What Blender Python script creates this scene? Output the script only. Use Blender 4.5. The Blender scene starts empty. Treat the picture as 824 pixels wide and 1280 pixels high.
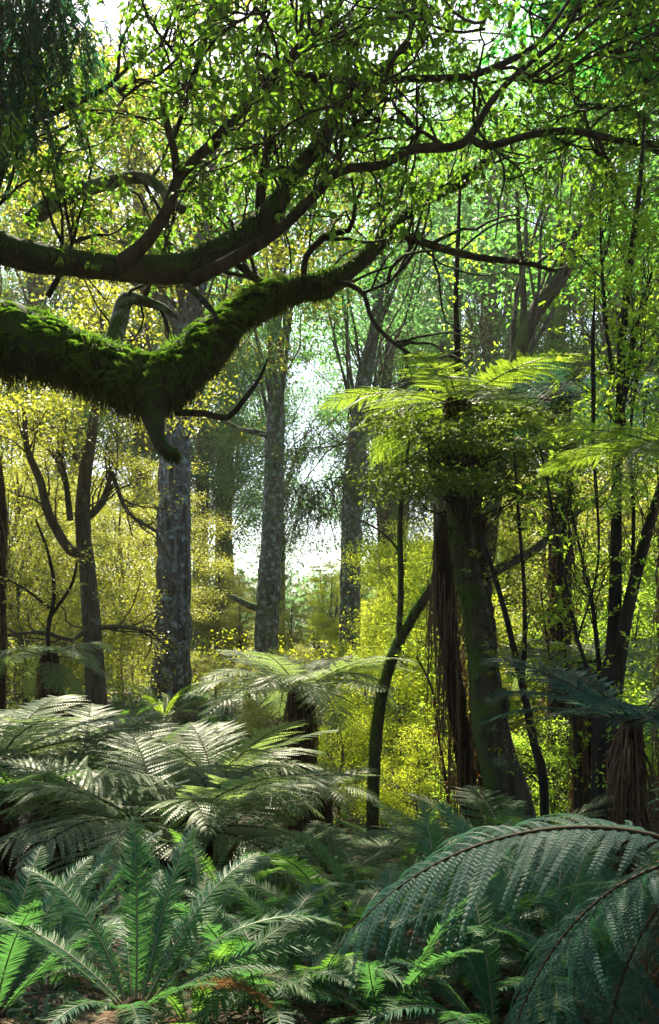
import bpy, math, random
import numpy as np
from mathutils import Vector, Matrix

# ------------------------------------------------------------------ camera, sky, sun, exposure
SC = bpy.context.scene
COL = SC.collection
F, CX, CY, EYE = 1229.0, 412.0, 800.0, 2.4        # focal length, centre column and horizon row of the view

cam_d = bpy.data.cameras.new("camera")
cam_d.sensor_fit = 'VERTICAL'
cam_d.sensor_height = 24.0
cam_d.lens = 24.0 * F / 1280.0
cam_d.shift_y = 160.0 / 1280.0
cam_d.clip_start = 0.05
cam_d.clip_end = 2000
cam = bpy.data.objects.new("camera", cam_d)
COL.objects.link(cam)
cam.location = (0, 0, EYE)
cam.rotation_euler = (math.radians(90), 0, 0)
SC.camera = cam

SUN_EL, SUN_AZ = math.radians(54), math.radians(-14)   # azimuth from +Y, negative = to the left
W = bpy.data.worlds.new("World")
SC.world = W
W.use_nodes = True
nt = W.node_tree
sky = nt.nodes.new('ShaderNodeTexSky')
sky.sky_type = 'NISHITA'
sky.sun_disc = False
sky.sun_elevation = SUN_EL
sky.sun_rotation = SUN_AZ
sky.air_density = 1.0
sky.dust_density = 2.0
bg = nt.nodes['Background']
bg.inputs['Strength'].default_value = 0.10
nt.links.new(sky.outputs[0], bg.inputs[0])
sun_d = bpy.data.lights.new("sun", 'SUN')
sun_d.energy = 5.0
sun_d.angle = math.radians(0.5)
sun_d.color = (1.0, 0.88, 0.66)
sun = bpy.data.objects.new("sun", sun_d)
COL.objects.link(sun)
sdir = Vector((math.sin(SUN_AZ) * math.cos(SUN_EL), math.cos(SUN_AZ) * math.cos(SUN_EL), math.sin(SUN_EL)))
sun.rotation_euler = sdir.to_track_quat('Z', 'Y').to_euler()
SC.view_settings.view_transform = 'Standard'
SC.view_settings.look = 'None'
SC.view_settings.gamma = 1.0
SC.view_settings.use_curve_mapping = False
SC.view_settings.exposure = 1.95
cy = SC.cycles
cy.max_bounces = 8
cy.diffuse_bounces = 4
cy.glossy_bounces = 2
cy.transmission_bounces = 6
cy.transparent_max_bounces = 8
cy.volume_bounces = 0
cy.use_denoising = True
cy.sample_clamp_indirect = 6
cy.caustics_reflective = False
cy.caustics_refractive = False

# ------------------------------------------------------------------ helpers
RNG = np.random.default_rng(7)


def P(px, py, Y):
    return np.array(((px - CX) / F * Y, Y, EYE + (CY - py) / F * Y))


def smooth(a, b, x):
    t = np.clip((np.asarray(x, float) - a) / (b - a), 0, 1)
    return t * t * (3 - 2 * t)


def hash3(i, j, k, seed):
    h = (i * 374761393 + j * 668265263 + k * 2147483647 + seed * 1274126177) & 0xffffffff
    h = ((h ^ (h >> 13)) * 1274126177) & 0xffffffff
    h = ((h ^ (h >> 16)) * 2246822519) & 0xffffffff
    return ((h ^ (h >> 15)) & 0xffff) / 65535.0


def noise(p, seed=0):
    p = np.asarray(p, float)
    b = np.floor(p).astype(np.int64)
    f = p - b
    f = f * f * (3 - 2 * f)
    r = 0
    for dx in (0, 1):
        for dy in (0, 1):
            for dz in (0, 1):
                w = (f[..., 0] if dx else 1 - f[..., 0]) * (f[..., 1] if dy else 1 - f[..., 1]) * (f[..., 2] if dz else 1 - f[..., 2])
                r = r + w * hash3(b[..., 0] + dx, b[..., 1] + dy, b[..., 2] + dz, seed)
    return r - 0.5


def ground(x, y):
    x = np.asarray(x, float)
    y = np.asarray(y, float)
    p = np.stack([x, y, x * 0], -1)
    near = 1.0 * (1 - smooth(4.0, 8.0, y))
    far = 1.1 * smooth(12, 20, y - 2.5 * smooth(2, 5, -x) * -1)
    return near + far + 0.30 * noise(p * 0.35, 3) + 0.10 * noise(p * 1.3, 4) + 0.9 * smooth(3, 12, x) * smooth(5, 12, y) \
        + 0.02 * np.clip(y - 25, 0, 60)


def norm(v):
    return v / np.maximum(np.linalg.norm(v, axis=-1, keepdims=True), 1e-9)


class Geo:
    def __init__(s):
        s.V, s.Fq, s.n = [], [], 0

    def add(s, V, Fa, mat=0):
        V = np.asarray(V, float).reshape(-1, 3)
        Fa = np.asarray(Fa, np.int64)
        if len(V) == 0 or len(Fa) == 0:
            return s
        s.V.append(V)
        s.Fq.append((Fa + s.n, mat))
        s.n += len(V)
        return s

    def mesh(s, name, mats, smooth_=True, off=(0, 0, 0)):
        me = bpy.data.meshes.new(name)
        V = np.concatenate(s.V) - np.asarray(off, float)
        me.vertices.add(len(V))
        me.vertices.foreach_set("co", V.astype(np.float32).ravel())
        idx = np.concatenate([f.ravel() for f, m in s.Fq])
        tot = np.concatenate([np.full(len(f), f.shape[1]) for f, m in s.Fq])
        mi = np.concatenate([np.full(len(f), m) for f, m in s.Fq])
        st = np.concatenate([[0], np.cumsum(tot)[:-1]])
        me.loops.add(len(idx))
        me.loops.foreach_set("vertex_index", idx.astype(np.int32))
        me.polygons.add(len(tot))
        me.polygons.foreach_set("loop_start", st.astype(np.int32))
        me.polygons.foreach_set("material_index", mi.astype(np.int32))
        me.polygons.foreach_set("use_smooth", np.full(len(tot), smooth_))
        me.update(calc_edges=True)
        me.validate()
        for m in (mats if isinstance(mats, (list, tuple)) else [mats]):
            me.materials.append(m)
        return me

    def build(s, name, mats, parent=None, smooth_=True, off=None, kind=None):
        if off is None:
            off = parent.location if parent is not None else (0, 0, 0)
        if not s.V:
            return None
        return link(name, s.mesh(name, mats, smooth_, off), parent, kind)


def link(name, me, parent=None, kind=None, loc=None, rot=None, scale=None):
    o = bpy.data.objects.new(name, me)
    COL.objects.link(o)
    if parent is not None:
        o.parent = parent
    if kind:
        o['kind'] = kind
    if loc is not None:
        o.location = loc
    if rot is not None:
        o.rotation_euler = rot
    if scale is not None:
        o.scale = (scale,) * 3 if np.isscalar(scale) else scale
    return o


def thing(name, label, cat, loc, group=None, rz=0.0, scale=1.0):
    o = bpy.data.objects.new(name, None)
    COL.objects.link(o)
    o.empty_display_size = 0.2
    o.location = [float(v) for v in loc]
    o.rotation_euler = (0, 0, rz)
    o.scale = (scale,) * 3
    o['label'] = label
    o['category'] = cat
    if group:
        o['group'] = group
    return o


def copy_thing(root, label, loc, rz=0.0, scale=1.0, group=None):
    r = root.copy()
    COL.objects.link(r)
    r.location = [float(v) for v in loc]
    r.rotation_euler = (0, 0, rz)
    r.scale = (scale,) * 3
    r['label'] = label
    if group:
        r['group'] = group
    for ch in list(root.children):
        c = ch.copy()
        COL.objects.link(c)
        c.parent = r
        for g in ch.children:
            d = g.copy()
            COL.objects.link(d)
            d.parent = c
    return r


def spline(pts, rad, step):
    """Catmull-Rom through pts (n,3) with radii, resampled about every `step` metres"""
    pts = np.asarray(pts, float)
    rad = np.asarray(rad, float)
    if len(pts) == 2:
        pts = np.stack([pts[0], pts.mean(0), pts[1]])
        rad = np.array([rad[0], rad.mean(), rad[1]])
    p = np.concatenate([[2 * pts[0] - pts[1]], pts, [2 * pts[-1] - pts[-2]]])
    out, ro = [], []
    for i in range(len(pts) - 1):
        n = max(2, int(np.linalg.norm(pts[i + 1] - pts[i]) / step))
        t = np.linspace(0, 1, n, endpoint=False)[:, None]
        a, b, c, d = p[i], p[i + 1], p[i + 2], p[i + 3]
        out.append(0.5 * (2 * b + (c - a) * t + (2 * a - 5 * b + 4 * c - d) * t ** 2 + (3 * b - a - 3 * c + d) * t ** 3))
        ts = t[:, 0] * t[:, 0] * (3 - 2 * t[:, 0])
        ro.append(rad[i] + (rad[i + 1] - rad[i]) * ts)
    out.append(pts[-1:])
    ro.append(rad[-1:])
    return np.concatenate(out), np.concatenate(ro)


def sweep(g, pts, rad, sides=12, step=0.1, bump=0.0, freq=6.0, furrow=0.0, nfur=14, seed=0, mat=0, flare=0.0):
    """a limb: rings along a path with lumps and long furrows in the bark as real relief"""
    c, r = spline(pts, rad, step)
    n = len(c)
    t = norm(np.gradient(c, axis=0))
    ref = np.array([0, 1.0, 0]) if abs(t[0][1]) < 0.8 else np.array([1.0, 0, 0])
    a = np.zeros_like(c)
    a[0] = np.cross(t[0], ref)
    for i in range(1, n):
        a[i] = a[i - 1] - t[i] * np.dot(a[i - 1], t[i])
        a[i] /= np.linalg.norm(a[i])
    a = norm(a)
    b = np.cross(t, a)
    th = np.linspace(0, 2 * np.pi, sides, endpoint=False)
    u = a[:, None, :] * np.cos(th)[None, :, None] + b[:, None, :] * np.sin(th)[None, :, None]
    rr = np.repeat(r[:, None], sides, 1)
    if flare:
        s = np.linspace(0, 1, n)[:, None]
        rr = rr * (1 + flare * np.exp(-s * 14) * (1 + 0.5 * np.cos(th * 5 + seed)[None, :]))
    V = c[:, None, :] + u * rr[..., None]
    if bump:
        q = V * freq
        rr = rr * (1 + bump * (noise(q, seed) + 0.6 * noise(q * 2.3, seed + 1)))
    if furrow:
        L = np.concatenate([[0], np.cumsum(np.linalg.norm(np.diff(c, axis=0), axis=1))])
        q = np.stack([np.cos(th)[None, :] * nfur / 6.28 + 0 * rr, np.sin(th)[None, :] * nfur / 6.28 + 0 * rr,
                      np.repeat(L[:, None] * 0.9, sides, 1)], -1)
        f = 1 - np.abs(noise(q, seed + 5)) * 4
        f2 = noise(q * np.array([2.1, 2.1, 3.0]), seed + 6)
        rr = rr * (1 - furrow * np.maximum(0, f) ** 2 + furrow * 0.6 * f2)
    V = c[:, None, :] + u * rr[..., None]
    i = np.arange(n - 1)[:, None] * sides
    j = np.arange(sides)[None, :]
    k = (j + 1) % sides
    Fq = np.stack([i + j, i + k, i + sides + k, i + sides + j], -1).reshape(-1, 4)
    V = V.reshape(-1, 3)
    g.add(V, Fq, mat)
    g.add(np.concatenate([V[-sides:], c[-1:] + t[-1:] * r[-1] * 0.3]),
          np.stack([np.arange(sides), (np.arange(sides) + 1) % sides, np.full(sides, sides)], -1), mat)
    return c, r


def tubes(g, paths, rad, sides=4, mat=0):
    """many thin stems at once: paths (N,P,3), rad (N,P)"""
    N, Q, _ = paths.shape
    if N == 0:
        return
    t = norm(np.gradient(paths, axis=1))
    ref = np.where(np.abs(t[..., 2:3]) > 0.8, np.array([1.0, 0.2, 0]), np.array([0.1, 0.2, 1.0]))
    a = norm(np.cross(t, ref))
    b = np.cross(t, a)
    th = np.linspace(0, 2 * np.pi, sides, endpoint=False)
    V = paths[:, :, None, :] + (a[:, :, None, :] * np.cos(th)[:, None] + b[:, :, None, :] * np.sin(th)[:, None]) * rad[:, :, None, None]
    n0 = (np.arange(N) * Q * sides)[:, None, None]
    i = (np.arange(Q - 1) * sides)[None, :, None]
    j = np.arange(sides)[None, None, :]
    k = (j + 1) % sides
    Fq = np.stack([n0 + i + j, n0 + i + k, n0 + i + sides + k, n0 + i + sides + j], -1).reshape(-1, 4)
    g.add(V.reshape(-1, 3), Fq, mat)


def spawn(paths, n, length, spread=0.8, lift=0.1, wig=0.25, pts=6, t0=0.2, t1=1.0, rng=RNG, taper=True):
    """children growing off parent paths (N,P,3) -> (N*n, pts, 3)"""
    N, Q, _ = paths.shape
    t = rng.uniform(t0, t1, (N, n))
    f = t * (Q - 1)
    i = np.minimum(f.astype(int), Q - 2)
    fr = (f - i)[..., None]
    ar = np.arange(N)[:, None]
    base = paths[ar, i] * (1 - fr) + paths[ar, i + 1] * fr
    tan = norm(paths[ar, i + 1] - paths[ar, i])
    rv = rng.normal(size=(N, n, 3))
    perp = norm(rv - tan * (rv * tan).sum(-1, keepdims=True))
    sp = spread * rng.uniform(0.6, 1.3, (N, n, 1))
    d = norm(tan * np.cos(sp) + perp * np.sin(sp) + np.array([0, 0, lift]))
    Ls = length * rng.uniform(0.55, 1.25, (N, n)) * ((1.15 - 0.6 * t) if taper else 1)
    base = base.reshape(-1, 3)
    d = d.reshape(-1, 3)
    Ls = Ls.reshape(-1)
    out = [base]
    p = base
    for q in range(pts - 1):
        p = p + d * (Ls / (pts - 1))[:, None]
        d = norm(d + rng.normal(size=d.shape) * wig + np.array([0, 0, lift * 0.4]))
        out.append(p)
    return np.stack(out, 1)


def along(paths, n, t0=0.15, rng=RNG):
    N, Q, _ = paths.shape
    t = rng.uniform(t0, 1, (N, n))
    f = t * (Q - 1)
    i = np.minimum(f.astype(int), Q - 2)
    fr = (f - i)[..., None]
    ar = np.arange(N)[:, None]
    pos = paths[ar, i] * (1 - fr) + paths[ar, i + 1] * fr
    tan = norm(paths[ar, i + 1] - paths[ar, i])
    return pos.reshape(-1, 3), tan.reshape(-1, 3)


def leaves(g, pos, d, nrm, L, Wd, shape='diamond', mat=0, curl=0.15):
    """leaf blades: pos/d/nrm (N,3); L, Wd (N,)"""
    N = len(pos)
    if N == 0:
        return
    d = norm(d)
    s = norm(np.cross(nrm, d))
    n = np.cross(d, s)
    L = np.broadcast_to(L, (N,))[:, None]
    Wd = np.broadcast_to(Wd, (N,))[:, None]
    if shape == 'diamond':
        prof = [(0, 0, 0), (0.45, 0.5, 0.10), (1, 0, -curl), (0.45, -0.5, 0.10)]
        Fc = np.array([[0, 1, 2, 3]])
    elif shape == 'tri':
        prof = [(0, 0, 0), (0.55, 0.5, 0.05), (1, -0.2, -curl)]
        Fc = np.array([[0, 1, 2]])
    else:   # broad leaf with a folded midrib
        prof = [(0, 0, 0), (0.28, 0.42, 0.10), (0.62, 0.40, 0.06), (1, 0, -curl), (0.62, -0.40, 0.06), (0.28, -0.42, 0.10),
                (0.45, 0, -0.03)]
        Fc = np.array([[0, 1, 2, 6], [6, 2, 3, 4], [0, 6, 4, 5]])
    V = np.stack([pos + d * L * a + s * Wd * b + n * L * c for a, b, c in prof], 1)
    k = V.shape[1]
    Fq = (np.arange(N) * k)[:, None, None] + Fc[None]
    g.add(V.reshape(-1, 3), Fq.reshape(-1, Fc.shape[1]), mat)


def rand_dirs(n, zscale=0.5, rng=RNG):
    v = rng.normal(size=(n, 3))
    v[:, 2] *= zscale
    return norm(v)


# ------------------------------------------------------------------ materials
def new_mat(name):
    m = bpy.data.materials.new(name)
    m.use_nodes = True
    n = m.node_tree
    for x in list(n.nodes):
        n.nodes.remove(x)
    out = n.nodes.new('ShaderNodeOutputMaterial')
    return m, n, out


def leaf_mat(name, c1, c2, tr, trans=0.45, rough=0.42, under=None, spec=0.5, noise_scale=0.6, third=None):
    m, n, out = new_mat(name)
    N, Lk = n.nodes.new, n.links.new
    geo = N('ShaderNodeNewGeometry')
    oi = N('ShaderNodeObjectInfo')
    tc = N('ShaderNodeTexCoord')
    nz = N('ShaderNodeTexNoise')
    nz.inputs['Scale'].default_value = noise_scale
    nz.inputs['Detail'].default_value = 2
    Lk(tc.outputs['Object'], nz.inputs['Vector'])
    add = N('ShaderNodeMath')
    add.operation = 'MULTIPLY_ADD'
    Lk(geo.outputs['Random Per Island'], add.inputs[0])
    add.inputs[1].default_value = 0.6
    sc = N('ShaderNodeMath')
    sc.operation = 'MULTIPLY'
    Lk(nz.outputs['Fac'], sc.inputs[0])
    sc.inputs[1].default_value = 0.7
    Lk(sc.outputs[0], add.inputs[2])
    ramp = N('ShaderNodeValToRGB')
    ramp.color_ramp.elements[0].position = 0.2
    ramp.color_ramp.elements[1].position = 0.95
    ramp.color_ramp.elements[0].color = (*c1, 1)
    ramp.color_ramp.elements[1].color = (*c2, 1)
    if third:
        e = ramp.color_ramp.elements.new(1.0)
        e.color = (*third, 1)
        ramp.color_ramp.elements[1].position = 0.85
    Lk(add.outputs[0], ramp.inputs[0])
    hs = N('ShaderNodeHueSaturation')
    mr = N('ShaderNodeMapRange')
    mr.inputs['To Min'].default_value = 0.485
    mr.inputs['To Max'].default_value = 0.515
    Lk(oi.outputs['Random'], mr.inputs['Value'])
    Lk(mr.outputs[0], hs.inputs['Hue'])
    Lk(ramp.outputs[0], hs.inputs['Color'])
    col = hs.outputs[0]
    if under:
        mx = N('ShaderNodeMix')
        mx.data_type = 'RGBA'
        Lk(geo.outputs['Backfacing'], mx.inputs['Factor'])
        Lk(col, mx.inputs['A'])
        mx.inputs['B'].default_value = (*under, 1)
        col = mx.outputs['Result']
    pr = N('ShaderNodeBsdfPrincipled')
    pr.inputs['Roughness'].default_value = rough
    pr.inputs['Specular IOR Level'].default_value = spec
    Lk(col, pr.inputs['Base Color'])
    tl = N('ShaderNodeBsdfTranslucent')
    tm = N('ShaderNodeMix')
    tm.data_type = 'RGBA'
    tm.blend_type = 'MULTIPLY'
    tm.inputs['Factor'].default_value = 1.0
    tm.inputs['A'].default_value = (*tr, 1)
    vr = N('ShaderNodeMapRange')
    vr.inputs['To Min'].default_value = 0.55
    vr.inputs['To Max'].default_value = 1.25
    Lk(add.outputs[0], vr.inputs['Value'])
    Lk(vr.outputs[0], tm.inputs['B'])
    Lk(tm.outputs['Result'], tl.inputs['Color'])
    mix = N('ShaderNodeMixShader')
    mix.inputs[0].default_value = trans
    Lk(pr.outputs[0], mix.inputs[1])
    Lk(tl.outputs[0], mix.inputs[2])
    Lk(mix.outputs[0], out.inputs[0])
    return m


def bark_mat(name, c1, c2, lichen=None, lic_amt=0.5, moss=None, moss_amt=0.0, scale=(9, 9, 1.6), rough=0.9, bump=0.6, moss_dir=(0, 0, 1)):
    m, n, out = new_mat(name)
    N, Lk = n.nodes.new, n.links.new
    tc = N('ShaderNodeTexCoord')
    mp = N('ShaderNodeMapping')
    mp.inputs['Scale'].default_value = scale
    Lk(tc.outputs['Object'], mp.inputs['Vector'])
    nz = N('ShaderNodeTexNoise')
    nz.inputs['Scale'].default_value = 1.6
    nz.inputs['Detail'].default_value = 6
    nz.inputs['Roughness'].default_value = 0.65
    Lk(mp.outputs[0], nz.inputs['Vector'])
    ramp = N('ShaderNodeValToRGB')
    ramp.color_ramp.elements[0].position = 0.36
    ramp.color_ramp.elements[1].position = 0.66
    ramp.color_ramp.elements[0].color = (*c1, 1)
    ramp.color_ramp.elements[1].color = (*c2, 1)
    Lk(nz.outputs['Fac'], ramp.inputs[0])
    col = ramp.outputs[0]

    def layer(col, c, amt, sc, soft, direction=None):
        z = N('ShaderNodeTexNoise')
        z.inputs['Scale'].default_value = sc
        z.inputs['Detail'].default_value = 5
        z.inputs['Roughness'].default_value = 0.7
        Lk(tc.outputs['Object'], z.inputs['Vector'])
        v = z.outputs['Fac']
        if direction:
            ge = N('ShaderNodeNewGeometry')
            dt = N('ShaderNodeVectorMath')
            dt.operation = 'DOT_PRODUCT'
            Lk(ge.outputs['Normal'], dt.inputs[0])
            dt.inputs[1].default_value = direction
            ma = N('ShaderNodeMath')
            ma.operation = 'MULTIPLY_ADD'
            Lk(dt.outputs['Value'], ma.inputs[0])
            ma.inputs[1].default_value = 0.22
            Lk(v, ma.inputs[2])
            v = ma.outputs[0]
        mr = N('ShaderNodeMapRange')
        mr.inputs['From Min'].default_value = 1 - amt
        mr.inputs['From Max'].default_value = 1 - amt + soft
        Lk(v, mr.inputs['Value'])
        mx = N('ShaderNodeMix')
        mx.data_type = 'RGBA'
        Lk(mr.outputs[0], mx.inputs['Factor'])
        Lk(col, mx.inputs['A'])
        mx.inputs['B'].default_value = (*c, 1)
        return mx.outputs['Result']
    if lichen:
        col = layer(col, lichen, lic_amt, 7.0, 0.16)
    if moss:
        col = layer(col, moss, moss_amt, 2.6, 0.14, moss_dir)
    pr = N('ShaderNodeBsdfPrincipled')
    pr.inputs['Roughness'].default_value = rough
    pr.inputs['Specular IOR Level'].default_value = 0.15
    Lk(col, pr.inputs['Base Color'])
    bp = N('ShaderNodeBump')
    bp.inputs['Strength'].default_value = bump
    bp.inputs['Distance'].default_value = 0.03
    Lk(nz.outputs['Fac'], bp.inputs['Height'])
    Lk(bp.outputs[0], pr.inputs['Normal'])
    Lk(pr.outputs[0], out.inputs[0])
    return m


M = {}
# foliage
M['broad'] = leaf_mat('broad leaf', (.030, .070, .012), (.075, .13, .018), (.19, .40, .025), .5, .45, spec=.18, third=(.20, .17, .02))
M['canopy_green'] = leaf_mat('canopy green', (.020, .080, .020), (.05, .13, .025), (.18, .50, .06), .5, .45, spec=.3)
M['deep_teal'] = leaf_mat('deep teal', (.008, .035, .022), (.02, .06, .035), (.05, .22, .10), .4, .5, spec=.15)
M['emerald'] = leaf_mat('emerald leaf', (.012, .075, .018), (.03, .12, .022), (.08, .46, .06), .5, .42, spec=.3)
M['sombre'] = leaf_mat('shade leaf', (.020, .045, .010), (.04, .075, .014), (.20, .30, .03), .42, .5, spec=.25)
M['canopy_teal'] = leaf_mat('canopy teal', (.015, .07, .040), (.035, .12, .055), (.20, .45, .14), .5, .45, spec=.25)
M['canopy_olive'] = leaf_mat('canopy olive', (.045, .075, .012), (.10, .13, .02), (.42, .46, .04), .5, .45)
M['gold'] = leaf_mat('golden green leaf', (.06, .10, .012), (.12, .15, .02), (.56, .64, .03), .56, .5, spec=.2)
M['glow'] = leaf_mat('glow painted leaf', (.07, .12, .012), (.13, .17, .02), (.70, .82, .05), .62, .5, spec=.2)  # leaf colour brightened to imitate the glow of the clearing
M['lime'] = leaf_mat('lime leaf', (.05, .10, .015), (.10, .16, .02), (.46, .70, .05), .6, .45, spec=.25)
M['fern'] = leaf_mat('fern green', (.018, .060, .024), (.045, .11, .034), (.20, .44, .05), .40, .5, under=(.05, .10, .04), spec=.14)
M['fern_pale'] = leaf_mat('pale tree fern', (.05, .09, .045), (.10, .14, .07), (.36, .52, .13), .42, .45, under=(.12, .18, .10), spec=.3)
M['fern_blue'] = leaf_mat('blue green fern', (.006, .032, .030), (.016, .058, .044), (.06, .20, .09), .30, .55, under=(.012, .045, .038), spec=.10)
M['fern_lime'] = leaf_mat('lime fern', (.05, .11, .015), (.09, .16, .02), (.36, .54, .04), .5, .45, spec=.2)
M['ladder'] = leaf_mat('ladder fern', (.010, .048, .030), (.028, .085, .044), (.12, .34, .07), .30, .48, under=(.03, .08, .03), spec=.13)
M['moss'] = leaf_mat('moss fronds', (.014, .042, .007), (.034, .078, .011), (.15, .32, .025), .40, .7, spec=.12)
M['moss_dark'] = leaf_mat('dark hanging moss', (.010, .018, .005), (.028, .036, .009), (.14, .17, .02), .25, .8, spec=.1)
M['dead'] = leaf_mat('dead frond', (.05, .028, .014), (.12, .06, .028), (.26, .13, .05), .25, .7)
M['weeping'] = leaf_mat('weeping foliage', (.022, .045, .018), (.05, .07, .025), (.20, .24, .07), .35, .6)
M['rachis'] = leaf_mat('frond midrib', (.06, .07, .03), (.11, .10, .05), (.1, .1, .03), .05, .45)
M['rachis_dark'] = leaf_mat('dark stipe', (.018, .013, .008), (.035, .022, .012), (.02, .01, .01), .02, .7, spec=.08)
# bark
M['bark_dark'] = bark_mat('dark branch bark', (.012, .010, .009), (.045, .036, .030), (.12, .15, .13), .36, (.03, .055, .010), .44)
M['bark_limb'] = bark_mat('mossy limb bark', (.010, .010, .007), (.035, .032, .024), (.12, .14, .11), .34, (.022, .050, .010), .56)
M['bark_furrow'] = bark_mat('furrowed grey bark', (.034, .030, .024), (.15, .135, .11), (.26, .33, .36), .48, (.05, .09, .03), .36, scale=(7, 7, .7), bump=1.0)
M['bark_lichen'] = bark_mat('lichen trunk bark', (.035, .032, .026), (.12, .11, .085), (.25, .31, .27), .50, (.05, .10, .025), .48, scale=(7, 7, 1.2), bump=.9)
M['bark_thin'] = bark_mat('smooth brown bark', (.04, .032, .022), (.11, .09, .062), (.20, .22, .16), .42, (.05, .07, .02), .36)
M['bark_mid'] = bark_mat('dark mossy trunk', (.020, .016, .011), (.07, .058, .036), (.17, .19, .12), .43, (.045, .075, .015), .52, moss_dir=(-.6, .2, .5))
M['bark_fibre'] = bark_mat('fibrous fern trunk', (.010, .006, .004), (.055, .030, .018), scale=(26, 26, 1.2), bump=1.2)
M['stem_black'] = bark_mat('black stem', (.008, .007, .006), (.030, .024, .020), (.10, .11, .09), .33)
M['bark_bg'] = bark_mat('background bark', (.035, .030, .022), (.11, .10, .075), (.2, .24, .2), .42, (.05, .08, .02), .45)


def ground_mat():
    m, n, out = new_mat('forest floor')
    N, Lk = n.nodes.new, n.links.new
    tc = N('ShaderNodeTexCoord')
    nz = N('ShaderNodeTexNoise')
    nz.inputs['Scale'].default_value = 1.1
    nz.inputs['Detail'].default_value = 8
    Lk(tc.outputs['Object'], nz.inputs['Vector'])
    r = N('ShaderNodeValToRGB')
    r.color_ramp.elements[0].position = .35
    r.color_ramp.elements[1].position = .65
    r.color_ramp.elements[0].color = (.030, .020, .012, 1)
    r.color_ramp.elements[1].color = (.035, .055, .014, 1)
    e = r.color_ramp.elements.new(.5)
    e.color = (.06, .042, .022, 1)
    Lk(nz.outputs['Fac'], r.inputs[0])
    n2 = N('ShaderNodeTexNoise')
    n2.inputs['Scale'].default_value = 22
    n2.inputs['Detail'].default_value = 6
    Lk(tc.outputs['Object'], n2.inputs['Vector'])
    b = N('ShaderNodeBump')
    b.inputs['Distance'].default_value = .05
    Lk(n2.outputs['Fac'], b.inputs['Height'])
    pr = N('ShaderNodeBsdfPrincipled')
    pr.inputs['Roughness'].default_value = .9
    Lk(r.outputs[0], pr.inputs['Base Color'])
    Lk(b.outputs[0], pr.inputs['Normal'])
    Lk(pr.outputs[0], out.inputs[0])
    return m


M['ground'] = ground_mat()

# ------------------------------------------------------------------ ground
def build_ground():
    g = Geo()
    ys = np.concatenate([np.linspace(-60, -4, 12, endpoint=False), np.linspace(-4, 30, 130, endpoint=False), np.geomspace(30, 700, 40)])
    xs = np.concatenate([-np.geomspace(400, 14, 24), np.linspace(-13.5, 13.5, 100), np.geomspace(14, 400, 24)])
    X, Y = np.meshgrid(xs, ys)
    Z = ground(X, Y)
    V = np.stack([X, Y, Z], -1).reshape(-1, 3)
    nx, ny = len(xs), len(ys)
    i = (np.arange(ny - 1) * nx)[:, None] + np.arange(nx - 1)[None]
    g.add(V, np.stack([i, i + 1, i + nx + 1, i + nx], -1).reshape(-1, 4))
    g.build('ground', M['ground'], kind='structure')


build_ground()


def GP(x, y, dz=0.0):
    return (float(x), float(y), float(ground(x, y)) + dz)


# ------------------------------------------------------------------ traced trees: limbs laid where they grow
def trace(path):
    """[(px, py, distance, width px)] -> points and radii"""
    pts = np.array([P(a, b, Y) for a, b, Y, w in path])
    rad = np.array([w * 0.5 * Y / F for a, b, Y, w in path])
    return pts, rad


def limb_part(root, name, path, mat, sides=12, step=0.12, seed=0, kids=None, **kw):
    g = Geo()
    pts, rad = trace(path)
    c, r = sweep(g, pts, rad, sides, step, seed=seed, **kw)
    o = g.build(name, mat, root)
    return c, r, o


def resample(c, n):
    f = np.linspace(0, len(c) - 1, n)
    i = np.minimum(f.astype(int), len(c) - 2)
    fr = (f - i)[:, None]
    return c[i] * (1 - fr) + c[i + 1] * fr


def px_of(p):
    Y = np.maximum(p[:, 1], 0.1)
    return CX + p[:, 0] / Y * F, CY - (p[:, 2] - EYE) / Y * F


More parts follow.
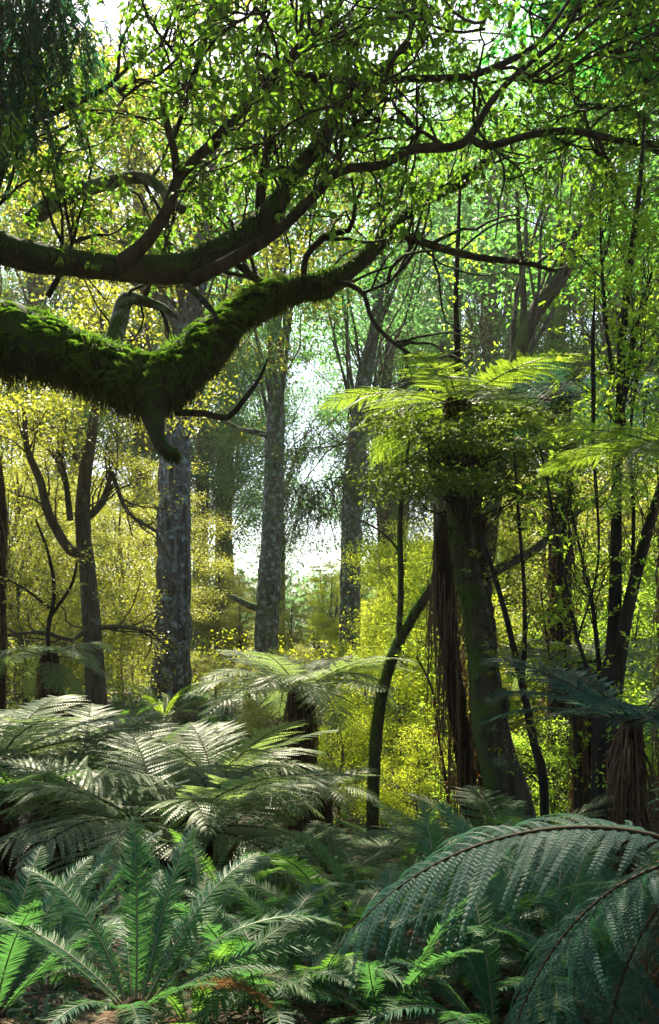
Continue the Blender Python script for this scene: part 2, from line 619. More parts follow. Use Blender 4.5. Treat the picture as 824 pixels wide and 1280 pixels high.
# ================================================================== the big overhanging mossy tree
def mossy_tree():
    rng = np.random.default_rng(21)
    base = GP(-6.6, 9.6)
    T = thing('overhanging_tree', 'huge dark tree whose mossy limbs reach in from the left edge across the top', 'tree', base)
    g = Geo()
    sweep(g, [(-6.6, 9.6, base[2] - .3), (-6.5, 9.6, 3), (-6.1, 9.6, 5.2), (-5.6, 9.7, 7.2), (-5.4, 10, 11)], [.75, .62, .55, .42, .2], 20, .15,
          bump=.2, freq=2, flare=.8)
    g.build('trunk', M['bark_limb'], T)
    D = 10.0
    B = []
    # (width in px at its distance)
    low = [(-330, 470, 9.6, 120), (-150, 425, 9.6, 100), (-40, 415, 9.7, 88), (50, 432, 9.8, 76), (110, 455, 9.9, 66), (165, 472, 10, 68), (205, 478, 10, 66),
           (240, 452, 10.1, 58), (290, 400, 10.2, 40), (350, 366, 10.3, 30), (412, 352, 10.4, 25), (450, 326, 10.5, 21),
           (490, 287, 10.6, 18), (530, 250, 10.7, 15), (580, 224, 10.8, 11), (620, 190, 10.9, 7), (650, 150, 11, 4)]
    up = [(-330, 330, 9.6, 70), (-150, 300, 9.4, 56), (-40, 300, 9.3, 48), (30, 318, 9.3, 40), (90, 328, 9.3, 33), (150, 335, 9.3, 32), (215, 338, 9.3, 36),
          (255, 325, 9.4, 38), (300, 298, 9.5, 31), (345, 258, 9.6, 26), (368, 215, 9.7, 21), (398, 182, 9.8, 20),
          (442, 112, 10, 18), (497, 75, 10.1, 16), (528, 42, 10.2, 12), (524, -10, 10.3, 10), (510, -90, 10.4, 5)]
    paths = [('limb', low, 'bark_limb', 22, dict(bump=.28, freq=3)),
             ('limb', up, 'bark_limb', 18, dict(bump=.22, freq=4)),
             ('branch', [(240, 350, 9.3, 20), (290, 325, 9.1, 17), (345, 290, 9.0, 15), (395, 243, 8.9, 13), (415, 220, 8.9, 12), (438, 210, 8.9, 11),
                         (480, 206, 8.9, 11), (512, 187, 8.9, 12), (565, 184, 8.9, 11), (588, 170, 8.9, 11), (612, 130, 8.9, 9),
                         (640, 98, 8.9, 8), (668, 74, 8.9, 7), (702, 45, 8.9, 6), (722, 8, 8.9, 5), (740, -60, 8.9, 3)], 'bark_dark', 8, {}),
             ('branch', [(588, 172, 8.9, 10), (605, 182, 8.85, 10), (632, 178, 8.8, 9), (665, 168, 8.7, 9), (720, 164, 8.6, 9), (780, 177, 8.5, 9),
                         (830, 182, 8.4, 8), (900, 200, 8.3, 4)], 'bark_dark', 8, {}),
             ('branch', [(150, 330, 9.2, 22), (183, 302, 9.1, 18), (210, 260, 9.0, 15), (224, 222, 9, 14), (262, 182, 8.9, 13), (308, 132, 8.8, 12), (332, 104, 8.7, 10),
                         (365, 94, 8.7, 9), (405, 96, 8.6, 8), (438, 108, 8.6, 9), (500, 99, 8.6, 9), (585, 95, 8.6, 9), (648, 70, 8.6, 8),
                         (680, 45, 8.6, 6), (715, -5, 8.6, 4)], 'bark_dark', 8, {}),
             ('branch', [(222, 228, 9, 11), (218, 190, 8.9, 10), (210, 160, 8.85, 9), (203, 124, 8.8, 8)], 'bark_dark', 8, {}),
             ('branch', [(335, 100, 8.75, 10), (370, 62, 8.7, 10), (400, 30, 8.7, 9), (425, 5, 8.6, 7), (445, -60, 8.6, 4)], 'bark_dark', 7, {}),
             ('branch', [(35, 278, 9.8, 22), (75, 248, 9.9, 21), (128, 230, 10, 18), (178, 222, 10, 15), (205, 240, 9.8, 13), (228, 262, 9.6, 12)], 'bark_lichen', 9, dict(bump=.15)),
             ('branch', [(10, 152, 9.2, 8), (55, 144, 9.2, 10), (92, 130, 9.1, 9), (135, 108, 9, 6), (160, 85, 9, 4), (205, 55, 8.9, 2)], 'bark_dark', 6, {}),
             ('branch', [(-20, 300, 9.3, 12), (15, 160, 9.0, 9), (45, 50, 8.8, 9), (80, -10, 8.7, 7)], 'bark_dark', 6, {}),
             ('branch', [(218, 172, 9, 6), (238, 110, 9, 6), (255, 60, 9, 5), (264, 10, 9, 4), (270, -40, 9, 2)], 'bark_dark', 6, {}),
             ('branch', [(325, 270, 9.7, 14), (328, 215, 9.7, 11), (340, 175, 9.7, 9), (342, 130, 9.7, 7), (350, 90, 9.7, 4)], 'bark_dark', 7, {}),
             ('branch', [(232, 356, 9.2, 9), (252, 374, 9.1, 8), (268, 392, 9.1, 6), (272, 404, 9.1, 4)], 'bark_dark', 6, {}),
             ('branch', [(500, 292, 10.6, 11), (548, 309, 10.4, 10), (600, 322, 10.2, 9), (650, 327, 10.1, 8), (690, 337, 10, 5), (697, 340, 10, 3)], 'bark_dark', 7, {}),
             ('branch', [(410, 352, 10.4, 7), (438, 356, 10.2, 7), (456, 370, 10.1, 6), (462, 392, 10, 6), (480, 418, 9.9, 5), (525, 448, 9.8, 4), (566, 444, 9.7, 2)], 'bark_dark', 6, {}),
             ('branch', [(455, 366, 10.1, 4), (490, 350, 10, 4), (505, 325, 10, 4), (520, 300, 10, 2)], 'bark_dark', 5, {}),
             ('branch', [(380, 345, 10.3, 8), (383, 320, 10.2, 8), (412, 292, 10.1, 9), (436, 288, 10, 7), (444, 258, 10, 6), (440, 225, 10, 3)], 'bark_dark', 6, {}),
             ('branch', [(330, 355, 10.2, 10), (312, 342, 10.1, 10), (296, 330, 10, 8)], 'bark_limb', 6, {}),
             ('branch', [(220, 516, 10, 9), (256, 517, 9.9, 9), (284, 522, 9.8, 8), (305, 500, 9.8, 7), (325, 472, 9.8, 5), (335, 448, 9.8, 2)], 'bark_dark', 7, {}),
             ('branch', [(138, 440, 10.3, 24), (148, 405, 10.4, 22), (158, 374, 10.5, 20), (178, 376, 10.5, 14), (205, 385, 10.5, 10), (222, 398, 10.5, 5)], 'bark_lichen', 9, dict(bump=.2)),
             ('branch', [(60, 370, 9.6, 9), (82, 330, 9.5, 7), (92, 300, 9.5, 4)], 'bark_dark', 6, {}),
             ('branch', [(440, 110, 10, 8), (418, 70, 9.9, 6), (430, 30, 9.9, 4)], 'bark_dark', 6, {}),
             ('branch', [(560, 186, 8.9, 6), (520, 160, 9.0, 5), (490, 150, 9.1, 4), (440, 160, 9.2, 2)], 'bark_dark', 5, {}),
             ('branch', [(640, 98, 8.9, 5), (690, 100, 8.8, 4), (740, 70, 8.7, 4), (800, 60, 8.6, 2)], 'bark_dark', 5, {}),
             ('branch', [(430, 212, 8.9, 5), (420, 175, 9, 5), (450, 150, 9.1, 5), (485, 120, 9.1, 3)], 'bark_dark', 5, {}),
             ('snag', [(188, 490, 9.9, 50), (194, 528, 9.85, 24), (203, 556, 9.8, 20), (214, 565, 9.8, 16), (223, 566, 9.8, 12)], 'bark_limb', 12, dict(bump=.5, freq=5)),
             ]
    rs = []
    for k, (nm, path, mt, sides, kw) in enumerate(paths):
        c, r, o = limb_part(T, nm, path, M[mt], sides, .09, seed=k, **kw)
        if nm == 'branch' or k < 2:
            if k not in (5, 12, 18):
                rs.append(resample(c, 14))
    rs[0] = resample(rs[0][8:], 14)
    rs[1] = resample(rs[1][6:], 14)
    main = np.stack(rs)
    # procedural boughs, twigs
    l1 = spawn(main, 7, 1.25, .9, .18, .25, 9, .1, rng=rng)
    l2 = spawn(l1, 5, .62, .8, .05, .3, 6, .15, rng=rng)
    l3 = spawn(l2, 4, .30, .8, -.05, .3, 4, .2, rng=rng)
    # boughs for the upper curtain of leaves, plus unseen ones added for shade
    xs = np.concatenate([rng.uniform(-150, 980, 80), rng.uniform(-500, 1300, 35)])
    ysx = np.concatenate([rng.uniform(-120, 190, 80), rng.uniform(-600, -100, 35)])
    dd = rng.uniform(7.6, 11.5, 115)
    st = np.stack([P(a, b, c) for a, b, c in zip(xs, ysx, dd)])
    seeds = np.stack([st, st + rng.normal(size=st.shape) * .05], 1)
    b1 = spawn(seeds, 2, 1.3, 1.4, .0, .22, 9, 0, taper=False, rng=rng)
    b2 = spawn(b1, 6, .6, .8, .02, .3, 6, .1, rng=rng)
    b3 = spawn(b2, 4, .3, .8, -.05, .3, 4, .2, rng=rng)

    def keep(paths, soft=30):
        x, y = px_of(paths[:, 0])
        lim = np.interp(x, [-200, 0, 120, 230, 330, 440, 560, 650, 720, 830, 1000], [330, 330, 300, 300, 250, 260, 250, 230, 300, 330, 330])
        return paths[(y + rng.normal(size=len(y)) * soft < lim)]
    l2, l3, b2, b3 = keep(l2, 40), keep(l3, 30), keep(b2, 20), keep(b3, 20)
    g = Geo()
    tubes(g, l1, np.linspace(.018, .006, 9)[None] * rng.uniform(.6, 1.3, (len(l1), 1)), 5)
    tubes(g, b1, np.linspace(.016, .006, 9)[None] * np.ones((len(b1), 1)), 4)
    for a in (l2, b2):
        tubes(g, a, np.linspace(.008, .003, 6)[None] * np.ones((len(a), 1)), 3)
    for a in (l3, b3):
        tubes(g, a, np.linspace(.0025, .0012, 4)[None] * np.ones((len(a), 1)), 3)
    g.build('twigs', M['bark_dark'], T, kind='stuff')
    # leaves
    pos, tan = along(np.concatenate([l3, b3]), 6, rng=rng)
    L = rng.uniform(.038, .092, len(pos))
    d = norm(tan * .6 + rand_dirs(len(pos), .6, rng) + np.array([0, 0, -.35]))
    nr = norm(np.array([0, 0, 1.0]) + rand_dirs(len(pos), 1, rng) * .75)
    x, y = px_of(pos)
    # three hundred of the largest in view are leaves of their own
    vis = (x > 5) & (x < 819) & (y > 5) & (y < 330)
    score = np.where(vis, L / pos[:, 1], 0)
    big = np.argsort(-score)[:300]
    rest = np.ones(len(pos), bool)
    rest[big] = False
    g = Geo()
    leaves(g, pos[rest], d[rest], nr[rest], L[rest], L[rest] * .56, 'broad')
    g.build('crown', M['broad'], T, kind='stuff')
    meshes = []
    for k in range(3):
        g = Geo()
        leaves(g, np.zeros((1, 3)), np.array([[1.0, 0, 0]]), np.array([[0, 0, 1.0]]), np.array([1.0]), np.array([.52 + .06 * k]), 'broad', curl=.1 + .1 * k)
        meshes.append(g.mesh('leaf', M['broad']))
    for q, i in enumerate(big):
        dx = d[i]
        s = np.cross(nr[i], dx)
        s /= np.linalg.norm(s)
        n = np.cross(dx, s)
        o = link('leaf', meshes[q % 3], T)
        mt = Matrix(np.stack([dx, s, n], 1).tolist())
        o.rotation_euler = mt.to_euler()
        o.location = [float(v) for v in pos[i] - np.array(base)]
        o.scale = (float(L[i]) * 1.15,) * 3
    # unseen crown above and behind the viewpoint, added to shade the foreground
    cl0 = np.stack([rng.uniform(-10, 9, 230), rng.uniform(-14, 9, 230), rng.uniform(5.5, 13, 230)], 1)
    cl0 = cl0[(cl0[:, 2] > 4.2 + .95 * np.abs(cl0[:, 1]) * (cl0[:, 1] > 0)) & (cl0[:, 1] < 6)]
    st0 = np.array([-5.4, 9.9, 10.5]) + rng.normal(size=(len(cl0), 3)) * .3
    g = Geo()
    limbs_to(g, st0, cl0, np.full(len(cl0), .05), rng, 7)
    g.build('boughs', M['bark_dark'], T, kind='stuff')
    canopy(T, 'crown', cl0, M['broad'], 30000, .16, rng, .4, 1.3)
    # moss: upright tufts on top, a hanging fringe below
    def coat(c, r, n, hang, up_, mat, g, lo=0.0, hi=1.0, wd=.012, g2=None):
        t = rng.uniform(lo, hi, n) * (len(c) - 1.001)
        i = t.astype(int)
        fr = (t - i)[:, None]
        p = c[i] * (1 - fr) + c[i + 1] * fr
        rr = r[i]
        tan = norm(c[i + 1] - c[i])
        ang = rng.uniform(0, 2 * np.pi, n)
        ref = np.array([0, 0, 1.0])
        a = norm(np.cross(tan, ref))
        b = np.cross(a, tan)
        b = np.where(b[:, 2:3] < 0, -b, b)
        u = a * np.cos(ang)[:, None] + b * np.sin(ang)[:, None]
        p = p + u * rr[:, None] * .93
        s = np.sin(ang)
        ln = np.where(s > 0, up_, hang) * rng.uniform(.4, 1.3, n)
        d = norm(u * .7 + rand_dirs(n, 1, rng) * .45 + np.array([0, 0, -1.0]) * np.where(s < .35, 1.6, .25)[:, None])
        nn = norm(u + rand_dirs(n, 1, rng) * .5)
        cl_ = noise(p * 3.2, 31) + noise(p * 8, 32) * .5
        ln = ln * (.35 + 1.9 * np.clip(cl_ + .32, 0, 1))
        top_ = (s + cl_ * 1.2 > .05)  # lower sides take the dark moss: shade painted into its colour
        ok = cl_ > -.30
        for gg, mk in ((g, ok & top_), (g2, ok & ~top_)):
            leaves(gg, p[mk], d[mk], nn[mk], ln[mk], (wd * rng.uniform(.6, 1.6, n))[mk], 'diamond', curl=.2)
    cl, rl = spline(*trace(low), .1)
    cu, ru = spline(*trace(up), .1)
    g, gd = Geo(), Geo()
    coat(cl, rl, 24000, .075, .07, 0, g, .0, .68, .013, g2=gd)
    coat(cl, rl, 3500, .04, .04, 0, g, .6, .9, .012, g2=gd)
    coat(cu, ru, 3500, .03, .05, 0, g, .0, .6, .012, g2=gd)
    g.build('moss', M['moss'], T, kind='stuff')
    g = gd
    # ragged hanging strands beneath the low limb, longest near the junction
    n = 9000
    t = rng.uniform(0, .52, n)
    i = (t * (len(cl) - 1)).astype(int)
    x, y = px_of(cl[i])
    hang = np.interp(x, [-100, 60, 120, 190, 215, 250], [.24, .20, .18, .24, .20, .05]) * (0.6 + 1.1 * (noise(np.stack([x * .03, x * 0, x * 0], -1), 9) + .5))
    off = rng.uniform(-1, 1, n)
    p = cl[i] + np.stack([rng.normal(size=n) * .05, off * rl[i] * .9, -np.sqrt(1 - off ** 2 * .8) * rl[i] * rng.uniform(.3, 1.0, n)], -1)
    leaves(g, p, norm(np.array([0, 0, -1.0]) + rand_dirs(n, 1, rng) * .28), rand_dirs(n, .3, rng), hang * rng.uniform(.25, 1.1, n), rng.uniform(.008, .02, n), 'diamond')
    n2 = 1600
    p, t_ = along(np.stack([resample(spline(*trace(paths[-1][1]), .1)[0], 8)]), n2, 0, rng=rng)
    x2, y2 = px_of(p)
    leaves(g, p + rand_dirs(n2, 1, rng) * np.interp(y2, [490, 530, 566], [.18, .07, .03])[:, None], norm(np.array([0, 0, -1.0]) + rand_dirs(n2, 1, rng) * .3), rand_dirs(n2, .3, rng), rng.uniform(.03, .13, n2), .012, 'diamond')
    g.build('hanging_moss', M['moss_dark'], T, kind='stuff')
    # small ferns and leafy epiphytes growing on the junction
    g = Geo()
    for q in range(330):
        t = rng.uniform(.08, .62)
        i = int(t * (len(cl) - 1))
        an = rng.uniform(-.5, 2.2)
        b = cl[i] + np.array([0, -math.sin(an) * rl[i], math.cos(an) * rl[i]]) * .95
        for w in range(5):
            az = rng.uniform(0, 6.28)
            dr = np.array([math.cos(az), math.sin(az) - .5 * math.sin(an), .7 * math.cos(an)])
            u = np.linspace(0, 1, 9)[:, None]
            ln = rng.uniform(.08, .20)
            c = b + dr * ln * u + np.array([0, 0, -1]) * ln * .8 * u ** 2
            s = norm(np.cross(dr, [0, 0, 1.0]))
            for sg in (-1, 1):
                leaves(g, c, np.repeat((s * sg + dr * .3)[None], 9, 0), np.repeat([[0, 0, 1.0]], 9, 0), .05 * np.sin(np.pi * (.15 + .8 * u[:, 0])), .02, 'diamond')
    g.build('epiphytes', M['moss'], T, kind='stuff')



# ================================================================== forest trunks
def canopy(root, name, clusters, mat, n_leaf, L, rng, flat=.5, r=1.0, weep=False, shape='diamond', asp=.55):
    """leaf clumps (K,3) -> one crown mesh"""
    g = Geo()
    K = len(clusters)
    ci = rng.integers(0, K, n_leaf)
    rr = (rng.uniform(.6, 1.3, K) * r)[ci]
    q = rng.normal(size=(n_leaf, 3)) * .5
    q[:, 2] *= flat
    pos = clusters[ci] + q * rr[:, None]
    if weep:
        d = norm(rand_dirs(n_leaf, 1, rng) * .35 + np.array([0, 0, -1.0]))
        nr = rand_dirs(n_leaf, .3, rng)
    else:
        d = norm(q * .6 + rand_dirs(n_leaf, .6, rng) + np.array([0, 0, -.15]))
        nr = norm(np.array([0, 0, 1.0]) + rand_dirs(n_leaf, 1, rng) * .7)
    ln = L * rng.uniform(.6, 1.3, n_leaf)
    leaves(g, pos, d, nr, ln, ln * asp, shape)
    return g.build(name, mat, root, kind='stuff')


def limbs_to(g, start, targets, r0, rng, pts=6, sides=5, sag=.15):
    """boughs from start points to clump centres"""
    u = np.linspace(0, 1, pts)[None, :, None]
    a = start[:, None, :]
    b = targets[:, None, :]
    ln = np.linalg.norm(targets - start, axis=1)[:, None, None]
    path = a + (b - a) * u + np.array([0, 0, 1.0]) * np.sin(u * np.pi) * ln * sag + rng.normal(size=(len(start), pts, 3)) * ln * .03 * np.sin(u * np.pi)
    tubes(g, path, r0[:, None] * np.linspace(1, .25, pts)[None], sides)
    return path


def trunk_tree(name, label, path, mat, sides, crown=None, furrow=0., nfur=14, bump=.06, freq=3, flare=.3, branches=(), seed=0, step=.15, extra=None, group=None):
    rng = np.random.default_rng(100 + seed)
    pts, rad = trace(path)
    b = pts[0]
    gz = float(ground(b[0], b[1]))
    base = (float(b[0]), float(b[1]), gz)
    if b[2] > gz - .1:
        pts = np.concatenate([[[b[0] + (b[0] - pts[1][0]) * .2, b[1], gz - .2]], pts])
        rad = np.concatenate([[rad[0] * 1.15], rad])
    T = thing(name, label, 'tree', base, group)
    g = Geo()
    c, r = sweep(g, pts, rad, sides, step, bump=bump, freq=freq, furrow=furrow, nfur=nfur, flare=flare, seed=seed)
    g.build('trunk', mat, T)
    bl = []
    for k, bp in enumerate(branches):
        g = Geo()
        cc, r2 = sweep(g, *trace(bp), 8, .15, bump=.1, freq=4, seed=seed + k)
        g.build('branch', mat, T)
        bl.append(resample(cc, 10))
    return T, c, r, rng, bl


def clumps(cx, cy, cz, rx, ry, rz, K, rng, lump=.25):
    v = rng.normal(size=(K, 3))
    v = norm(v) * (rng.uniform(.25, 1, (K, 1)) ** .5)
    return np.array([cx, cy, cz]) + v * np.array([rx, ry, rz]) * (1 + rng.normal(size=(K, 1)) * lump * .3)


def add_crown(T, c, centre, size, K, mat, n, L, rng, bark, flat=.5, r=1.1, **kw):
    cl = clumps(*centre, *size, K, rng)
    i = np.clip((len(c) * rng.uniform(.45, 1, K)).astype(int), 0, len(c) - 1)
    st = c[i]
    g = Geo()
    ln = np.linalg.norm(cl - st, axis=1)
    pth = limbs_to(g, st, cl, .009 + .005 * ln, rng, 7)
    sub = spawn(pth, 4, r * .8, .9, .0, .25, 5, .45, rng=rng)
    tubes(g, sub, np.linspace(.014, .005, 5)[None] * np.ones((len(sub), 1)), 3)
    g.build('boughs', bark, T, kind='stuff')
    canopy(T, 'crown', cl, mat, n, L, rng, flat, r, **kw)


mossy_tree()

# big furrowed trunk behind the mossy junction
T, c, r, rng, bl = trunk_tree('forest_tree', 'massive straight tree with furrowed bark and pale blue lichen patches, left of centre',
    [(212, 905, 22, 58), (213, 870, 22, 52), (216, 780, 22, 46), (217, 680, 22, 43), (218, 600, 22, 41), (221, 520, 22, 38), (228, 440, 22, 34), (238, 380, 22, 30),
     (252, 300, 22, 22), (262, 200, 22, 16), (270, 100, 22, 9)], M['bark_furrow'], 64, furrow=.20, nfur=22, bump=.05, flare=.1, seed=1, step=.12,
    branches=[[(232, 420, 22, 22), (205, 380, 21.6, 14), (165, 350, 21, 10), (120, 320, 20.5, 6)], [(246, 340, 22, 16), (300, 280, 22.4, 11), (360, 250, 22.6, 7)]])
add_crown(T, c, (-3.2, 22.5, 12.6), (5.0, 3.4, 4.2), 60, M['canopy_olive'], 17000, .13, rng, M['bark_bg'], r=1.2)
# centre-left lichen trunk
T, c, r, rng, bl = trunk_tree('forest_tree', 'slender lichen covered trunk leaning slightly right, between the two other tall grey trunks',
    [(334, 905, 28, 36), (334, 860, 28, 33), (333, 800, 28, 30), (336, 740, 28, 29), (340, 660, 28, 27), (344, 560, 28, 25), (345, 480, 28, 21), (343, 420, 28, 17), (348, 330, 28, 12), (350, 200, 28, 6)],
    M['bark_lichen'], 30, furrow=.10, nfur=14, bump=.10, seed=2,
    branches=[[(334, 762, 28, 12), (312, 757, 27.8, 9), (292, 746, 27.6, 6), (288, 745, 27.6, 4)], [(343, 548, 28, 9), (322, 540, 27.8, 8), (300, 536, 27.6, 5), (270, 520, 27.4, 3)]])
add_crown(T, c, (-1.2, 28, 15.5), (4.0, 3, 5.0), 45, M['canopy_green'], 11000, .14, rng, M['bark_bg'], r=1.2)
# centre lichen trunk before the bright gap
T, c, r, rng, bl = trunk_tree('forest_tree', 'pale lichen speckled trunk standing against the brightest gap at the centre',
    [(437, 900, 30, 30), (437, 850, 30, 28), (437, 800, 30, 26), (438, 730, 30, 26), (440, 650, 30, 26), (445, 570, 30, 27), (449, 530, 30, 25), (456, 470, 30, 20), (470, 400, 30, 14), (480, 300, 30, 9), (484, 200, 30, 5)],
    M['bark_lichen'], 28, furrow=.06, bump=.12, freq=2.5, seed=3, branches=[[(448, 530, 30, 12), (480, 500, 29.8, 9), (520, 470, 29.6, 5)]])
add_crown(T, c, (1.5, 30, 15.5), (3.8, 3, 4.4), 45, M['canopy_teal'], 10000, .15, rng, M['bark_bg'], r=1.2)
# left forked tree
T, c, r, rng, bl = trunk_tree('forked_tree', 'brown forked tree left of the massive furrowed trunk, with a bare side limb reaching left', 
    [(125, 950, 14, 29), (124, 915, 14, 27), (119, 850, 14, 25), (115, 780, 14, 23), (110, 720, 14, 21), (104, 660, 14, 19), (106, 600, 14, 17), (115, 540, 14, 13), (122, 480, 14.2, 9), (128, 400, 14.5, 5)],
    M['bark_thin'], 18, bump=.12, freq=5, seed=4,
    branches=[[(106, 692, 14, 15), (88, 688, 13.9, 13), (72, 664, 13.9, 12), (60, 640, 13.8, 11), (50, 600, 13.8, 10), (34, 560, 13.7, 8), (30, 510, 13.7, 5)],
              [(106, 650, 14, 10), (128, 628, 14.1, 9), (140, 590, 14.2, 6)],
              [(118, 786, 14, 7), (150, 783, 13.9, 6), (190, 790, 13.8, 4)],
              [(88, 650, 13.9, 8), (82, 600, 14, 7), (72, 560, 14, 5)],
              [(117, 775, 14, 7), (90, 800, 13.7, 6), (55, 790, 13.6, 5), (5, 795, 13.5, 4)],
              [(112, 868, 14, 6), (95, 892, 13.8, 5), (70, 896, 13.7, 3)],
              [(140, 590, 14.2, 6), (160, 640, 14.2, 5), (196, 665, 14.2, 3)]])
l1 = spawn(np.stack(bl + [resample(c[len(c) // 3:], 10)]), 9, 1.0, .8, .2, .25, 7, .1, rng=rng)
l2 = spawn(l1, 5, .45, .8, .05, .3, 5, .2, rng=rng)
g = Geo()
tubes(g, l1, np.linspace(.016, .005, 7)[None] * np.ones((len(l1), 1)), 4)
tubes(g, l2, np.linspace(.005, .002, 5)[None] * np.ones((len(l2), 1)), 3)
g.build('boughs', M['bark_thin'], T, kind='stuff')
add = clumps(-3.7, 14.3, 5.6, 1.9, 1.2, 1.4, 34, rng)
canopy(T, 'crown', add, M['canopy_olive'], 9000, .06, rng, .5, .55)

# mossy leaning trunk, right of centre
T, c, r, rng, bl = trunk_tree('leaning_tree', 'thin curved mossy trunk bowing right beside the bright clearing', 
    [(468, 1110, 10, 17), (467, 1080, 10, 16), (466, 1020, 10, 15), (468, 960, 10, 15), (473, 900, 10, 15), (480, 860, 10, 14), (493, 815, 10, 14), (512, 778, 10, 13), (535, 742, 10, 11),
     (560, 700, 10.1, 8), (575, 640, 10.2, 5)], M['bark_mid'], 14, bump=.22, freq=9, seed=5, step=.06,
    branches=[[(497, 815, 10, 8), (501, 740, 10, 8), (500, 660, 10, 7), (503, 610, 10, 6), (512, 550, 10, 3)], [(500, 690, 10, 4), (478, 665, 10, 3), (440, 645, 10, 2)]])
g = Geo()
pos, tan = along(resample(c, 40)[None], 5200, rng=rng)
side = norm(np.cross(tan, rand_dirs(len(pos), 1, rng)))
side = norm(side + np.array([-.5, .3, .3]))
leaves(g, pos + side * .05, norm(side + np.array([0, 0, -.3]) + rand_dirs(len(pos), 1, rng) * .4), tan, rng.uniform(.015, .05, len(pos)), .012, 'diamond')
g.build('moss', M['moss'], T, kind='stuff')

# main mid-right dark tree with swollen burl
T, c, r, rng, bl = trunk_tree('gnarled_tree', 'thick dark curved trunk with a swollen burl, right of centre behind the ferns', 
    [(640, 1040, 9.2, 62), (632, 985, 9.2, 54), (618, 930, 9.2, 46), (611, 890, 9.2, 46), (606, 850, 9.2, 40), (600, 800, 9.2, 36), (590, 740, 9.2, 34), (579, 680, 9.2, 32),
     (572, 620, 9.2, 30), (571, 570, 9.2, 18), (576, 535, 9.2, 9)], M['bark_mid'], 22, bump=.14, freq=4, seed=6, step=.08,
    branches=[[(606, 722, 9.2, 12), (640, 702, 9.5, 12), (668, 688, 9.8, 11), (705, 655, 10.2, 8), (760, 610, 11, 4)],
              [(616, 905, 9.2, 34), (624, 880, 9.1, 28), (626, 862, 9.05, 16)]])
g = Geo()
pos, tan = along(resample(c, 40)[None], 3500, rng=rng)
side = norm(np.cross(tan, rand_dirs(len(pos), 1, rng)))
leaves(g, pos + side * .13, norm(side * .6 + np.array([0, 0, -.5]) + rand_dirs(len(pos), 1, rng) * .4), tan, rng.uniform(.02, .06, len(pos)), .014, 'diamond')
g.build('moss', M['moss_dark'], T, kind='stuff')

cl = np.concatenate([np.array([P(rng.uniform(480, 660), rng.uniform(525, 620), rng.uniform(8.2, 10)) for _ in range(40)]),
                     np.array([P(rng.uniform(590, 740), rng.uniform(500, 660), rng.uniform(9.0, 10.8)) for _ in range(34)])])
g = Geo()
pth = limbs_to(g, c[np.clip((len(c) * rng.uniform(.75, .99, len(cl))).astype(int), 0, len(c) - 1)], cl, np.full(len(cl), .012), rng, 7)
sub = spawn(pth, 4, .3, .9, 0, .25, 5, .4, rng=rng)
tubes(g, sub, np.linspace(.004, .002, 5)[None] * np.ones((len(sub), 1)), 3)
g.build('boughs', M['bark_dark'], T, kind='stuff')
canopy(T, 'crown', cl, M['sombre'], 14000, .045, rng, .22, .32)

# right multi-stem dark shrub trees
T, c, r, rng, bl = trunk_tree('multi_stemmed_tree', 'cluster of black upright stems rising near the right edge', 
    [(757, 930, 8, 34), (760, 900, 8, 30), (764, 850, 8, 26), (768, 780, 8, 17), (770, 700, 8, 15), (771, 600, 8, 13), (776, 500, 8, 12), (778, 420, 8, 11), (788, 330, 8, 9), (800, 230, 8.1, 6), (806, 140, 8.2, 3)],
    M['stem_black'], 12, bump=.12, freq=5, seed=7, step=.1,
    branches=[[(768, 880, 8, 18), (776, 820, 7.95, 17), (782, 775, 7.9, 17), (795, 720, 7.9, 15), (808, 670, 7.8, 14), (826, 610, 7.8, 12), (850, 540, 7.8, 8)],
              [(752, 870, 8, 7), (746, 800, 8.1, 6), (738, 740, 8.2, 5), (728, 700, 8.3, 4), (715, 640, 8.3, 3)],
              [(771, 560, 8, 7), (785, 470, 8, 6), (798, 400, 8, 5), (815, 340, 8, 3)],
              [(768, 480, 8, 6), (757, 400, 8.1, 5), (752, 320, 8.2, 4), (750, 240, 8.3, 2)],
              [(790, 745, 7.9, 6), (792, 640, 8, 5), (788, 540, 8, 4), (800, 450, 8, 2)]])
l1 = spawn(np.stack(bl + [resample(c[len(c) // 3:], 10)]), 12, .9, .7, .25, .2, 7, .3, rng=rng)
l2 = spawn(l1, 6, .38, .8, .0, .3, 5, .2, rng=rng)
l3 = spawn(l2, 3, .16, .8, .0, .3, 4, .2, rng=rng)
g = Geo()
tubes(g, l1, np.linspace(.007, .003, 7)[None] * np.ones((len(l1), 1)), 4)
tubes(g, l2, np.linspace(.003, .0015, 5)[None] * np.ones((len(l2), 1)), 3)
g.build('twigs', M['stem_black'], T, kind='stuff')
g = Geo()
pos, tan = along(l3, 7, rng=rng)
_, y = px_of(pos)
pos, tan = pos[y < 640], tan[y < 640]
leaves(g, pos, norm(tan + rand_dirs(len(pos), .5, rng) * .9), norm(np.array([0, 0, 1.0]) + rand_dirs(len(pos), 1, rng) * .6), rng.uniform(.03, .055, len(pos)), .02, 'diamond')
g.build('crown', M['lime'], T, kind='stuff')

# dark trunk behind, upper right
T, c, r, rng, bl = trunk_tree('forest_tree', 'dark leaning trunk crossing the bright gap at upper right', 
    [(600, 800, 19, 20), (620, 600, 19, 20), (640, 480, 19, 20), (655, 420, 19, 20), (676, 380, 19, 21), (700, 348, 19, 18), (730, 290, 19, 15), (750, 200, 19, 11), (770, 60, 19, 6)],
    M['bark_mid'], 12, bump=.12, seed=8, branches=[[(655, 420, 19, 9), (654, 360, 19, 8), (649, 300, 19, 6), (646, 240, 19, 4)]])
add_crown(T, c, (5.4, 19.5, 12.0), (3.4, 2.2, 2.8), 40, M['canopy_green'], 12000, .11, rng, M['bark_bg'], r=.95)


